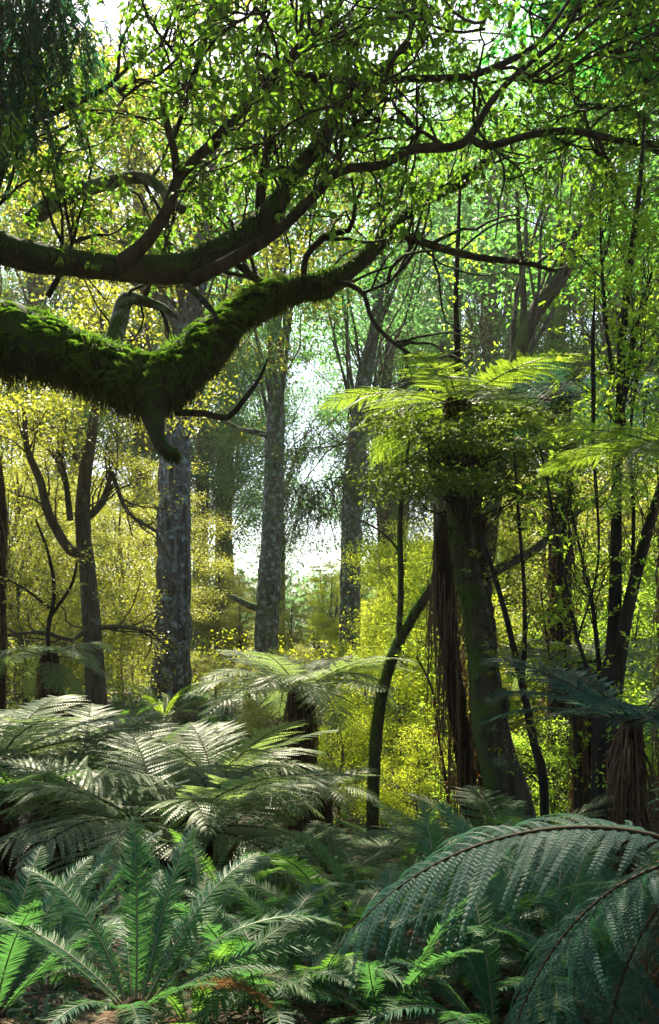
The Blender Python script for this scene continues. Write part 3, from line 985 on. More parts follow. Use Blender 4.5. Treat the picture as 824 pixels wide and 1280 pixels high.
rng = np.random.default_rng(62)
eb = GP(6.4, 9.5)
T = thing('broadleaf_tree', 'emerald leaved broadleaf tree leaning in at the upper right corner', 'tree', eb)
g = Geo()
c, _ = sweep(g, [(6.4, 9.5, eb[2] - .3), (6.2, 9.5, 3), (5.6, 9.5, 5.5), (4.9, 9.5, 7.4), (4.2, 9.6, 9.6)], [.3, .25, .2, .15, .07], 14, .2, bump=.1)
g.build('trunk', M['bark_dark'], T)
cl = np.array([P(x, y, d) for x, y, d in zip(rng.uniform(560, 930, 60), rng.uniform(-80, 150, 60), rng.uniform(9.5, 12.5, 60)) if y < (x - 480) * .45])
g = Geo()
pth = limbs_to(g, c[rng.integers(len(c) * 6 // 10, len(c), len(cl))], cl, np.full(len(cl), .03), rng, 9)
s1 = spawn(pth, 5, .7, .8, 0, .25, 6, .4, rng=rng)
s2 = spawn(s1, 4, .35, .8, -.05, .25, 5, .2, rng=rng)
tubes(g, s1, np.linspace(.014, .004, 6)[None] * np.ones((len(s1), 1)), 3)
tubes(g, s2, np.linspace(.003, .0015, 5)[None] * np.ones((len(s2), 1)), 3)
g.build('boughs', M['bark_dark'], T, kind='stuff')
g = Geo()
pos, tan = along(s2, 9, rng=rng)
n_ = len(pos)
leaves(g, pos, norm(tan * .5 + rand_dirs(n_, .5, rng) + np.array([0, 0, -.3])), norm(np.array([0, 0, 1.0]) + rand_dirs(n_, 1, rng) * .7), rng.uniform(.06, .11, n_), .05, 'broad')
g.build('crown', M['emerald'], T, kind='stuff')

# ================================================================== saplings, drawn stem by stem
def sapling(label, stems, nl, mat, leafL=.05, seed=0, dens=8, r=.35, nm='sapling', crown_from=.3, lift=.1):
    rng = np.random.default_rng(300 + seed)
    pts, rad = trace(stems[0])
    b = pts[0]
    gz = float(ground(b[0], b[1]))
    T = thing(nm, label, 'sapling', (b[0], b[1], gz))
    if b[2] > gz:
        pts = np.concatenate([[[b[0], b[1], gz - .1]], pts])
        rad = np.concatenate([[rad[0]], rad])
    g = Geo()
    c, r_ = sweep(g, pts, rad, 7, .12, bump=.1, freq=6)
    g.build('stem', M['stem_black'], T)
    cs = [resample(c[int(len(c) * crown_from):], 10)]
    for s in stems[1:]:
        g = Geo()
        c2, _ = sweep(g, *trace(s), 6, .12)
        g.build('branch', M['stem_black'], T)
        cs.append(resample(c2, 10))
    l1 = spawn(np.stack(cs), dens, r, 1.1, lift, .2, 6, 0, rng=rng)
    l2 = spawn(l1, 3, r * .4, .8, 0, .25, 4, .2, rng=rng)
    g = Geo()
    tubes(g, l1, np.linspace(.005, .002, 6)[None] * np.ones((len(l1), 1)), 3)
    tubes(g, l2, np.linspace(.002, .001, 4)[None] * np.ones((len(l2), 1)), 3)
    g.build('twigs', M['stem_black'], T, kind='stuff')
    g = Geo()
    pos, tan = along(np.concatenate([l2, l1[:, :4]]), nl, rng=rng)
    leaves(g, pos, norm(tan + rand_dirs(len(pos), .4, rng) * .9), norm(np.array([0, 0, 1.0]) + rand_dirs(len(pos), 1, rng) * .6),
           rng.uniform(.6, 1.2, len(pos)) * leafL, leafL * .45, 'diamond')
    g.build('crown', mat, T, kind='stuff')
    return T


sapling('straight thin sapling with leafy tiers above the glowing tree fern fronds', [[(600, 900, 12.4, 10), (585, 600, 12.4, 9), (573, 480, 12.2, 9), (572, 430, 12, 8), (570, 380, 12, 7), (572, 320, 12, 6), (575, 240, 12, 4), (578, 170, 12, 2)]], 6, M['lime'], .055, 2, 34, .7, crown_from=.45)
sapling('forked black stem between the thick curved trunk and the right hand stems', [[(680, 985, 8.6, 12), (668, 930, 8.6, 11), (658, 880, 8.6, 10), (652, 850, 8.6, 10), (640, 800, 8.6, 8), (630, 760, 8.6, 7), (612, 700, 8.6, 6), (600, 672, 8.6, 4)],
        [(653, 852, 8.6, 7), (656, 800, 8.6, 6), (655, 730, 8.6, 5), (648, 640, 8.6, 4), (644, 580, 8.6, 3), (640, 520, 8.6, 2)]], 5, M['canopy_olive'], .05, 3, 16, .5)
sapling('arching wiry sapling just left of the black stem cluster', [[(742, 930, 7.6, 5), (738, 850, 7.6, 5), (722, 800, 7.6, 5), (706, 720, 7.6, 4), (694, 660, 7.6, 4), (684, 600, 7.6, 3), (670, 540, 7.6, 2)],
        [(722, 800, 7.6, 3), (748, 700, 7.7, 3), (742, 560, 7.8, 5), (742, 480, 7.8, 6), (741, 430, 7.8, 5), (744, 360, 7.8, 2)]], 7, M['lime'], .05, 4, 26, .55)
sapling('thin pale green sapling rising in front of the golden bushes on the right', [[(720, 950, 9, 5), (716, 880, 9, 4), (704, 800, 9, 4), (700, 740, 9, 3), (705, 660, 9, 3), (716, 600, 9, 2)],
        [(716, 880, 9, 3), (690, 830, 9, 3), (676, 740, 9, 2)]], 6, M['gold'], .045, 5, 22, .5)
sapling('wiry stem with scattered leaves right of the thin mossy leaning trunk', [[(560, 1000, 9.8, 4), (548, 920, 9.8, 3), (540, 860, 9.8, 3), (520, 820, 9.8, 2)], [(548, 920, 9.8, 2), (560, 860, 9.8, 2), (565, 810, 9.8, 2)]], 7, M['lime'], .045, 6, 24, .4)
sapling('dark twiggy sapling in front of the golden bushes at the left edge', [[(62, 840, 12.5, 6), (60, 790, 12.5, 6), (68, 740, 12.5, 5), (60, 690, 12.5, 4), (45, 650, 12.5, 3)],
        [(64, 770, 12.5, 5), (90, 730, 12.5, 4), (98, 690, 12.5, 3)], [(62, 760, 12.5, 4), (30, 735, 12.5, 3), (10, 725, 12.5, 2)]], 3, M['canopy_olive'], .05, 7, 10, .5)

# ================================================================== weeping conifer foliage hanging in the light
def weeping(label, spots, mat, seed, base):
    rng = np.random.default_rng(400 + seed)
    T = thing('weeping_conifer', label, 'tree', base)
    b = np.array(base)
    tops = np.array([P(a, c, d) for a, c, d, l in spots])
    z = tops[:, 2].max() + 1.5
    g = Geo()
    c, r = sweep(g, [b + [0, 0, -.3], b + [0.1, 0, 3], b + [0, 0.1, z * .6], (b[0] + .1, b[1], z)], [.20, .16, .12, .05], 10, .3, bump=.1)
    g.build('trunk', M['bark_bg'], T)
    g = Geo()
    st = c[np.clip((len(c) * rng.uniform(.55, .98, len(tops))).astype(int), 0, len(c) - 1)]
    pth = limbs_to(g, st, tops, np.full(len(tops), .035), rng)
    g.build('boughs', M['bark_bg'], T, kind='stuff')
    g = Geo()
    for (a, cc, d, l), tp in zip(spots, tops):
        n = 50 if seed == 3 else 30
        s0 = tp + rng.normal(size=(n, 3)) * np.array([.35, .35, .12]) * (l ** .5)
        ln = l * rng.uniform(.4, 1.1, n)
        u = np.linspace(0, 1, 6)
        hd = rand_dirs(n, 0, rng)[:, None, :]
        path = s0[:, None, :] + np.array([0, 0, -1.0]) * (ln[:, None, None] * u[None, :, None] ** 1.7) + hd * (ln[:, None, None] * .55 * u[None, :, None] ** .8) + rng.normal(size=(n, 6, 3)) * np.array([.03, .03, .02]) * u[None, :, None]
        tubes(g, path, np.linspace(.006, .003, 6)[None] * np.ones((n, 1)), 3, 1)
        pos, tan = along(path, 34, 0, rng)
        leaves(g, pos, norm(tan + rand_dirs(len(pos), .4, rng) * .5), rand_dirs(len(pos), 1, rng), rng.uniform(.05, .11, len(pos)), .014, 'diamond')
    g.build('crown', [mat, M['bark_bg']], T, kind='stuff')
    return T


weeping('weeping conifer with dark brownish tufts hanging in front of the bright central gap',
        [(395, 620, 20, 1.2), (410, 640, 20, .9), (385, 605, 20, .8), (370, 615, 20, .6), (480, 620, 20, 1.1), (495, 600, 20, .9), (470, 560, 20, .7), (510, 630, 20, 1.2), (425, 600, 20, .6),
         (540, 570, 20, 1.2), (400, 540, 20, .9), (455, 590, 20, .6), (365, 560, 20, .7), (530, 520, 20, 1.0)], M['weeping'], 1, GP(2.2, 20))
weeping('weeping conifer with teal green tassels just right of the mossy junction',
        [(282, 430, 23, 1.4), (300, 450, 23, 1.2), (268, 450, 23, 1.0), (290, 400, 23, .9), (320, 440, 23, .9), (275, 480, 23, 1.0), (345, 400, 23.5, .7)], M['canopy_teal'], 2, GP(-3.65, 23.6))
weeping('tall weeping conifer with dark blue green drooping foliage in the top left corner',
        [(5, 15, 8.6, .7), (35, 5, 8.6, .6), (22, 60, 8.6, .6), (-10, 80, 8.6, .7), (55, 35, 8.6, .5), (5, 120, 8.6, .5), (-25, 20, 8.6, .9), (15, -40, 8.6, .9), (60, -30, 8.6, .6), (-5, 170, 8.6, .3)], M['deep_teal'], 3, GP(-5.0, 8.6))



# ================================================================== background forest: a few kinds, each copied tree by tree
def proto_tree(kind, label, loc, rz=0., scale=1., group=None, seed=0):
    rng = np.random.default_rng(500 + seed)
    T = thing('forest_tree' if kind != 'bush' else 'bush', label, 'tree' if kind != 'bush' else 'bush', (0, 0, 0), group)
    g = Geo()
    if kind == 'tall':
        H = 25
        c, r = sweep(g, [(0, 0, -.6), (.1, 0, 5), (-.2, .2, 12), (.3, 0, 18), (0, 0, H - 1)], [.55, .42, .34, .22, .05], 14, .5, bump=.1, furrow=.08, flare=.4, seed=seed)
        g.build('trunk', M['bark_bg'], T)
        cl = np.concatenate([clumps(0, 0, 15.5, 5.2, 5.2, 9.5, 84, rng), clumps(0, 0, 7.5, 4.2, 4.2, 3.5, 22, rng)])
        n, L, rr, fl, mat = 42000, .14, 1.35, .45, M['canopy_green']
    elif kind == 'tall_teal':
        H = 26
        c, r = sweep(g, [(0, 0, -.6), (.2, 0, 6), (-.1, .2, 13), (.1, 0, 19), (0, 0, H - 1)], [.5, .4, .3, .2, .05], 14, .5, bump=.1, furrow=.08, flare=.4, seed=seed)
        g.build('trunk', M['bark_bg'], T)
        cl = np.concatenate([clumps(0, 0, 16, 4.2, 4.2, 10, 84, rng), clumps(0, 0, 8, 3.6, 3.6, 3.5, 22, rng)])
        n, L, rr, fl, mat = 42000, .14, 1.15, .7, M['canopy_teal']
    elif kind == 'mid':
        H = 11
        c, r = sweep(g, [(0, 0, -.4), (.2, 0, 2.5), (-.2, .2, 5.5), (.2, 0, 8), (0, 0, H - 1)], [.20, .16, .12, .08, .02], 10, .3, bump=.12, flare=.3, seed=seed)
        g.build('trunk', M['bark_bg'], T)
        cl = clumps(0, 0, 6.6, 3.1, 3.1, 4.6, 70, rng)
        n, L, rr, fl, mat = 30000, .095, .85, .45, M['gold']
    elif kind == 'mid_green':
        H = 10
        c, r = sweep(g, [(0, 0, -.4), (-.2, 0, 2.5), (.3, .2, 5), (.1, 0, 7), (0, 0, H - 1)], [.18, .15, .11, .08, .02], 10, .3, bump=.12, flare=.3, seed=seed)
        g.build('trunk', M['bark_bg'], T)
        cl = clumps(0, 0, 5.8, 2.8, 2.8, 4.2, 60, rng)
        n, L, rr, fl, mat = 26000, .09, .8, .35, M['lime']
    else:
        H = 3.4
        c, r = sweep(g, [(0, 0, -.2), (.05, 0, 1), (0, .1, 2), (.1, 0, 3)], [.05, .04, .03, .01], 7, .2, seed=seed)
        g.build('trunk', M['bark_bg'], T)
        cl = clumps(0, 0, 1.7, 1.4, 1.4, 1.5, 50, rng)
        n, L, rr, fl, mat = 17000, .055, .42, .5, M['gold']
    g = Geo()
    K = len(cl)
    zf = np.clip((cl[:, 2] * rng.uniform(.55, .85, K)) / H, .05, .95)
    st = c[np.clip((zf * len(c)).astype(int), 0, len(c) - 1)]
    ln = np.linalg.norm(cl - st, axis=1)
    pth = limbs_to(g, st, cl, (.010 + .0055 * ln) * (.5 if kind == 'bush' else 1), rng, 6, 5)
    sub = spawn(pth, 5, rr * .9, .9, 0, .25, 5, .4, rng=rng)
    tubes(g, sub, np.linspace(.012, .004, 5)[None] * np.ones((len(sub), 1)) * H / 14, 3)
    g.build('boughs', M['bark_bg'], T, kind='stuff')
    canopy(T, 'crown', cl, mat, n, L, rng, fl, rr)
    T.location = loc
    T.rotation_euler = (0, 0, rz)
    T.scale = (scale,) * 3
    return T


protos = {}
PR = random.Random(5)


def put(kind, px, Y, scale, label, group, mat=None):
    x = (px - CX) / F * Y
    loc = GP(x, Y)
    if kind[:3] == 'mid':       # understorey stays under the light of the central clearing
        if 235 < px < 490 and Y < 31:
            Y += 9
            x = (px - CX) / F * Y
            loc = GP(x, Y)
        row = np.interp(px, [-100, 200, 262, 300, 460, 500, 540, 600, 900], [545, 560, 640, 700, 705, 670, 610, 560, 500]) + PR.uniform(-25, 45)
        scale = (EYE + (CY - row) / F * Y - loc[2]) / (11.6 if kind == 'mid' else 10.4)
    rz = PR.uniform(0, 6.28)
    if kind != 'tall' and kind != 'tall_teal':
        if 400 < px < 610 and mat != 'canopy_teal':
            mat = 'glow'  # near the central gap, its glow is painted into the leaf colour
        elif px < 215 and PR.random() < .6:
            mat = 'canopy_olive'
    if kind == 'bush' and (235 < px < 465 or 150 < px < 250) and Y < 31:
        scale = min(scale, max(.3, (EYE + (CY - 815) / F * Y - loc[2]) / 3.3))
    if kind not in protos:
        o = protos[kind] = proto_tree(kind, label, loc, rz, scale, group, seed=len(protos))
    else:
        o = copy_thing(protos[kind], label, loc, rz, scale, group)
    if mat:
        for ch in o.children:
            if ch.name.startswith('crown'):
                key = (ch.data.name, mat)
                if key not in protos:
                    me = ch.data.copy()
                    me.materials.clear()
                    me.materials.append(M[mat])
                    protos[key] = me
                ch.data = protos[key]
    return o


GT = 'tall canopy trees at the back of the forest'
GM = 'golden understorey trees behind the trunks'
GB = 'low bushes of the forest floor'
put('tall', 40, 52, 1.4, 'tall green canopy tree behind the left edge, above the brown forked tree', GT)
put('tall', 175, 56, 1.45, 'tall olive canopy tree directly behind the massive furrowed trunk', GT, 'canopy_olive')
put('tall_teal', 250, 50, .95, 'blue green tree seen between the massive and the slender trunks', GT)
put('tall', 480, 48, .85, 'green tree just right of the centre trunk, behind the hanging tufts', GT)
put('tall_teal', 610, 47, 1.1, 'blue green tree directly behind the tall fern crown', GT)
put('tall', 770, 44, 1.05, 'green tree seen between the black stems high up', GT)
put('tall_teal', 345, 66, 1.05, 'pale far tree between the slender and the centre trunks', GT)
put('tall_teal', 285, 60, 1.3, 'tall blue green tree behind the slender lichen trunk', GT)
put('tall', 570, 54, 1.4, 'tall green tree behind the glowing tree fern crown', GT)
put('tall_teal', 500, 64, 1.5, 'narrow blue green tree far beyond the centre trunk, right of the bright gap', GT)
put('tall', 700, 52, 1.35, 'tall green tree behind the black stem cluster on the right', GT)
put('tall_teal', 830, 50, 1.35, 'tall blue green tree at the right edge', GT)
put('tall', 100, 68, 1.6, 'olive canopy tree far back between the forked tree and the massive trunk', GT, 'canopy_olive')
put('tall_teal', -60, 54, 1.4, 'tall blue green tree beyond the left edge', GT)
put('tall', 930, 58, 1.4, 'tall green tree beyond the right edge', GT)
put('tall', 640, 72, 1.6, 'distant olive tree deep behind the right hand bushes', GT, 'canopy_olive')
for k, (kind, x, y, sc_) in enumerate([('tall', -11, -12, .8), ('tall', 9, -13, .85), ('tall', -2, -20, .9), ('tall_teal', 13, -3, .7), ('tall_teal', -14, 0, .7), ('tall', 4, -26, 1.0)]):  # unseen trees behind the camera, added to cut skylight fill
    o = copy_thing(protos[kind], 'unseen tall forest tree behind the viewpoint, ' + ('at left', 'at right', 'nearly straight back', 'just right of it', 'just left of it', 'farthest back')[k], GP(x, y), k * 1.3, sc_, 'unseen forest trees behind the viewpoint')
# understorey
put('mid', 20, 19, .85, 'golden green tree at the left edge behind the forked tree', GM)
put('mid', 150, 23, .95, 'golden green tree between the forked tree and the massive trunk', GM)
put('mid', 272, 27, .85, 'yellow green tree just right of the massive furrowed trunk', GM)
put('mid_green', 85, 30, 1.1, 'bright green tree deeper behind the forked tree', GM)
put('mid', 350, 40, .8, 'sunlit golden tree low behind the slender lichen trunk', GM)
put('mid_green', 400, 48, .75, 'pale green sunlit tree at the foot of the central gap', GM)
put('mid', 470, 33, .62, 'brightest yellow bushy tree right of the centre trunk', GM)
put('mid', 520, 25, .62, 'yellow green tree behind the leaning mossy trunk', GM)
put('mid_green', 590, 21, .85, 'green tree filling the space behind the thick curved trunk', GM)
put('mid', 680, 19, .8, 'golden tree between the curved trunk and the black stems', GM)
put('mid_green', 760, 16, .85, 'leafy green tree right behind the black stem cluster', GM)
put('mid', 840, 20, 1.0, 'golden green tree at the right edge behind the black stems', GM)
put('mid_green', -70, 24, 1.1, 'green tree just outside the left edge', GM)
put('mid_green', 200, 36, 1.0, 'dim green tree far behind the massive trunk', GM)
put('mid', 620, 34, .9, 'golden tree far behind the thick curved trunk', GM)
for k, (kind, px, Y, sc_, lab, mt) in enumerate([
        ('mid', 60, 26, .95, 'golden tree seen through the fork of the brown forked tree', None),
        ('mid', 210, 30, .95, 'golden tree half hidden by the massive furrowed trunk', None),
        ('mid_green', 15, 34, 1.1, 'green tree low at the left edge, far back', 'gold'),
        ('mid', 130, 36, 1.1, 'golden tree far back left of the massive trunk', None),
        ('mid', 300, 34, .85, 'yellow tree between the massive and the slender trunks', None),
        ('mid', 420, 40, .62, 'low sunlit yellow tree right at the foot of the centre trunk', None),
        ('mid', 500, 42, .8, 'sunlit yellow tree far right of the centre trunk', None),
        ('mid', 555, 29, .75, 'yellow tree seen left of the curved trunk', None),
        ('mid', 650, 26, .9, 'golden tree seen right of the curved trunk', None),
        ('mid_green', 720, 24, 1.1, 'green tree seen left of the black stems', None),
        ('mid', 780, 27, 1.1, 'golden tree seen between the black stems', None),
        ('mid', 850, 30, 1.2, 'golden tree far back at the right edge', None),
        ('mid_green', 690, 38, 1.2, 'pale green tree far back on the right', 'gold'),
        ('mid_green', 260, 50, 1.0, 'distant pale tree left of the slender trunk', 'canopy_teal'),
        ('mid', 268, 38, 1, 'low yellow tree just right of the massive trunk', None), ('mid_green', 300, 44, 1, 'small pale green tree left of the slender lichen trunk', None),
        ('mid', 365, 38, 1, 'small golden tree between the two lichen trunks', None), ('mid_green', 392, 52, 1, 'small blue green tree in the middle of the clearing', 'canopy_teal'),
        ('mid', 415, 46, 1, 'small glowing tree just left of the centre trunk foot', None), ('mid_green', 450, 50, 1, 'pale green tree behind the centre trunk', 'gold'),
        ('mid', 478, 38, 1, 'low glowing tree just right of the centre trunk', None), ('mid_green', 345, 62, 1, 'faint small tree in the clearing beside the slender trunk', 'canopy_teal'),
        ('mid', 330, 55, .9, 'distant pale tree behind the slender trunk', None),
        ('mid', 590, 44, 1.1, 'distant yellow tree behind the tall fern trunk', None)]):
    put(kind, px, Y, sc_, lab, GM, mt)
# bushes
for px, Y, s, lab, mt in [
        (30, 15, 1.0, 'low green bush behind the left tree fern', 'lime'), (165, 24, .9, 'low golden bush at the foot of the massive trunk', None),
        (270, 19, .9, 'yellow bush behind the pale tree fern crown', None), (395, 21, .8, 'sunlit yellow bush below the centre trunk', None),
        (455, 17, .9, 'bright lime bush left of the leaning mossy trunk', 'lime'), (500, 14, .75, 'bright yellow bush right of the leaning mossy trunk', None),
        (540, 17, 1.0, 'tall lime bush between the leaning and the curved trunks', 'lime'), (600, 15, .8, 'shaded green bush behind the curved trunk', 'lime'),
        (660, 13.5, .9, 'golden bush right of the curved trunk', None), (720, 15, 1.0, 'lime bush behind the arching sapling', 'lime'),
        (790, 13, .9, 'green bush behind the base of the black stems', 'lime'), (425, 13, .5, 'small lime bush beside the brown fern trunk', 'lime'),
        (520, 11.5, .42, 'small glowing bush near the fallen light at centre', None), (110, 20, 1.1, 'broad golden bush left of the massive trunk', None),
        (690, 10.5, .45, 'small leafy bush behind the blue green frond', 'lime'),
        (10, 24, 1.3, 'golden bush far back at the left edge', None), (80, 27, 1.4, 'golden bush under the trees behind the forked tree', None),
        (180, 30, 1.5, 'golden bush just left of the massive trunk, far back', None), (245, 25, 1.2, 'yellow bush just right of the massive trunk foot', None),
        (310, 26, 1.2, 'yellow bush left of the slender trunk foot', None), (375, 30, 1.3, 'sunlit yellow bush between the two lichen trunks', None),
        (455, 26, 1.2, 'sunlit yellow bush right of the centre trunk foot', None), (510, 22, 1.2, 'yellow bush behind the leaning trunk', None),
        (575, 24, 1.3, 'yellow bush left behind the curved trunk', None), (640, 21, 1.2, 'lime bush right behind the curved trunk', 'lime'),
        (700, 20, 1.3, 'golden bush behind the forked black stem', None), (770, 19, 1.3, 'golden bush seen through the black stems', None),
        (830, 17, 1.2, 'lime bush at the right edge', 'lime'), (350, 16, .8, 'olive bush under the slender lichen trunk', None)]:
    put('bush', px, Y, s, lab, GB, mt)


# ================================================================== ferns
def frond_curve(L, a0, arch, n=48, power=1.2, side=0.0):
    s = np.linspace(0, 1, n)
    ang = a0 - arch * s ** power
    dx = np.cos(ang)
    dz = np.sin(ang)
    x = np.concatenate([[0], np.cumsum((dx[1:] + dx[:-1]) / 2)]) / (n - 1) * L
    z = np.concatenate([[0], np.cumsum((dz[1:] + dz[:-1]) / 2)]) / (n - 1) * L
    y = side * L * s ** 2
    c = np.stack([x, y, z], -1)
    return s, c, norm(np.gradient(c, axis=0))


MID = {}


def tree_fern_frond(seed, L=1.0, arch=1.0, N=26, Mp=22, wmax=.27, droop=.22, lobes=False, stipe=.13, mats=('fern', 'rachis'), power=1.2):
    """twice-divided frond: midrib, side ribs, leaflets"""
    rng = np.random.default_rng(seed)
    s, c, t = frond_curve(L, 0, arch, side=rng.uniform(-.08, .08), power=power)
    g, gm = Geo(), Geo()
    rad = np.interp(s, [0, .1, 1], [.009, .0065, .0012]) * L
    tubes(gm, c[None], rad[None], 5, 0)
    ts = stipe + (1 - stipe) * (np.arange(N) + .5) / N
    Y = np.array([0, 1.0, 0])
    prof = np.interp(ts, [0, stipe, .25, .42, .6, .78, .9, 1], [.3, .42, .8, 1, .97, .68, .36, .03])
    for k in range(N):
        f = ts[k] * (len(s) - 1)
        i = min(int(f), len(s) - 2)
        b = c[i] + (c[i + 1] - c[i]) * (f - i)
        T_ = t[i]
        up = norm(np.cross(T_, Y))
        up = up if up[2] > 0 or abs(T_[2]) > .9 else -up
        for sg in (-1, 1):
            fw = math.radians(18 + 30 * ts[k] ** 2 + rng.normal() * 4)
            lp = wmax * L * prof[k] * rng.uniform(.85, 1.08) * (rng.uniform(.35, .7) if rng.uniform() < .05 else 1)
            d = Y * sg * math.cos(fw) + T_ * math.sin(fw) + up * rng.uniform(0, .16)
            d = norm(d)
            m = max(5, int(Mp * (.45 + .55 * prof[k])))
            u = np.linspace(0, 1, m)
            dr = droop * rng.uniform(.7, 1.4)
            pc = b + d * (lp * u)[:, None] + (T_ * .12 * lp) * (u ** 2)[:, None] - up * (dr * lp * u ** 2)[:, None]
            pt = norm(np.gradient(pc, axis=0))
            tubes(g, pc[None, ::2] if m > 8 else pc[None], np.linspace(.0022, .0006, len(pc[::2]) if m > 8 else m)[None] * L * (.45 if lobes else 1), 3, 0 if lobes else 1)
            ll = L / N * (.62 if lobes else .60) * (.55 + .45 * prof[k]) * np.interp(u, [0, .1, .5, .85, 1], [.55, .9, .9, .5, .15]) * rng.uniform(.9, 1.1)
            w = lp / m * .92
            nn = norm(np.cross(pt, np.cross(up, pt)))
            for s2 in (-1, 1):
                e = norm(np.cross(nn, pt)) * s2
                dd = norm(e + pt * .38 - nn * rng.uniform(.05, .35) + rng.normal(size=pt.shape) * .05)
                if lobes:
                    K = 4
                    for q in range(K):
                        uu = q / K
                        bp = pc + dd * (ll * uu)[:, None]
                        for s3 in (-1, 1):
                            d3 = norm(pt * s3 + dd * .7)
                            leaves(g, bp, d3, nn, w * .85 * (1 - uu * .6), ll / K * 1.5, 'tri', curl=.1)
                    leaves(g, pc + dd * (ll * .75)[:, None], dd, nn, ll * .3, w * .35, 'tri')
                else:
                    V = np.stack([pc - pt * w * .45, pc + dd * (ll * .6)[:, None] - pt * w * .30, pc + dd * ll[:, None] + pt * w * .15, pc + dd * (ll * .5)[:, None] + pt * w * .42, pc + pt * w * .40], 1)
                    n0 = (np.arange(m) * 5)[:, None]
                    g.add(V.reshape(-1, 3), np.concatenate([n0 + np.array([[0, 1, 3, 4]])], 0), 0)
                    g.add(V[:, 1:4].reshape(-1, 3), (np.arange(m) * 3)[:, None] + np.array([[0, 1, 2]]), 0)
    me = g.mesh('frond', [M[mats[0]], M[mats[1]]])
    MID[me.name] = gm.mesh('midrib', M[mats[1]])
    return me


def ladder_frond(seed, L=1.0, arch=1.0, N=70, wmax=.115, mats=('ladder', 'rachis'), curl_tip=0, seg=4, gap=.92):
    """once-divided frond, closely set narrow leaflets like the rungs of a ladder"""
    rng = np.random.default_rng(seed)
    s, c, t = frond_curve(L, 0, arch, power=1.5, side=rng.uniform(-.12, .12))
    g, gm = Geo(), Geo()
    tubes(gm, c[None], (np.interp(s, [0, .1, 1], [.0085, .006, .0016]) * L)[None], 5, 0)
    ts = .07 + .925 * (np.arange(N) + .5) / N
    Y = np.array([0, 1.0, 0])
    prof = np.interp(ts, [0, .08, .3, .55, .75, .9, 1], [.15, .25, .72, 1, .92, .6, .12])
    sp = .925 / N * L
    for k in range(N):
        f = ts[k] * (len(s) - 1)
        i = min(int(f), len(s) - 2)
        b = c[i] + (c[i + 1] - c[i]) * (f - i)
        T_ = t[i]
        up = np.cross(T_, Y)
        for sg in (-1, 1):
            lp = wmax * L * prof[k] * rng.uniform(.9, 1.06) * (rng.uniform(.2, .7) if rng.uniform() < .05 else 1)
            fw = math.radians(12 + 22 * ts[k] + rng.normal() * 4)
            d = norm(Y * sg * math.cos(fw) + T_ * math.sin(fw) + up * rng.uniform(.05, .3))
            u = np.linspace(0, 1, seg + 1)
            pc = b + d * (lp * u)[:, None] + T_ * (lp * .22 * u ** 2)[:, None] - up * (lp * rng.uniform(.10, .38) * u ** 2)[:, None]
            w = sp * gap * np.interp(u, [0, .12, .6, .85, 1], [.62, .5, .45, .28, .03])
            tw = rng.uniform(-.15, .25)
            wv = norm(T_ + up * tw)
            mid = pc - up * (w * .22)[:, None]
            V = np.stack([pc - wv * w[:, None], mid, pc + wv * w[:, None]], 1).reshape(-1, 3)
            j = (np.arange(seg) * 3)[:, None]
            g.add(V, np.concatenate([j + np.array([[0, 1, 4, 3]]), j + np.array([[1, 2, 5, 4]])]), 0)
    me = g.mesh('frond', [M[mats[0]], M[mats[1]]])
    MID[me.name] = gm.mesh('midrib', M[mats[1]])
    return me


def recolour(me, mats):
    m2 = me.copy()
    m2.materials.clear()
    for x in mats:
        m2.materials.append(M[x])
    md = MID[me.name].copy()
    md.materials.clear()
    md.materials.append(M[mats[1]])
    MID[m2.name] = md
    return m2


TF = {}
for q, (ar, dr) in enumerate([(.85, .18), (1.15, .25), (1.5, .32), (.6, .15)]):
    TF[q] = tree_fern_frond(10 + q, 1.0, ar, 25, 20, .27, dr, stipe=.14)
TFH = [tree_fern_frond(30, 1.0, 1.65, 34, 24, .27, .42, lobes=True, power=.8, mats=('fern_blue', 'rachis_dark')),
       tree_fern_frond(31, 1.0, 1.1, 34, 22, .27, .3, lobes=True, mats=('fern_blue', 'rachis_dark'))]
LF = [ladder_frond(50 + q, 1.0, ar) for q, ar in enumerate([.5, .9, 1.3, 1.7])]
SETS = {'fern': [TF[i] for i in range(4)]}
for mt in ('fern_pale', 'fern_blue', 'fern_lime'):
    SETS[mt] = [recolour(TF[i], (mt, 'rachis_dark' if mt != 'fern_lime' else 'rachis')) for i in range(4)]
LSETS = {'dead': [recolour(m, ('dead', 'rachis_dark')) for m in LF], 'ladder': LF, 'ladder_lime': [recolour(m, ('fern_lime', 'rachis')) for m in LF], 'ladder_green': [recolour(m, ('fern', 'rachis')) for m in LF]}


def put_frond(T, me, az, pitch, L, roll=0., z=0., r=0.03, loc=None):
    o = link('frond', me, T)
    link('midrib', MID[me.name], o)
    mt = Matrix.Rotation(az, 4, 'Z') @ Matrix.Rotation(-pitch, 4, 'Y') @ Matrix.Rotation(roll, 4, 'X')
    o.rotation_euler = mt.to_euler()
    o.location = loc if loc is not None else (r * math.cos(az), r * math.sin(az), z)
    o.scale = (L,) * 3
    return o


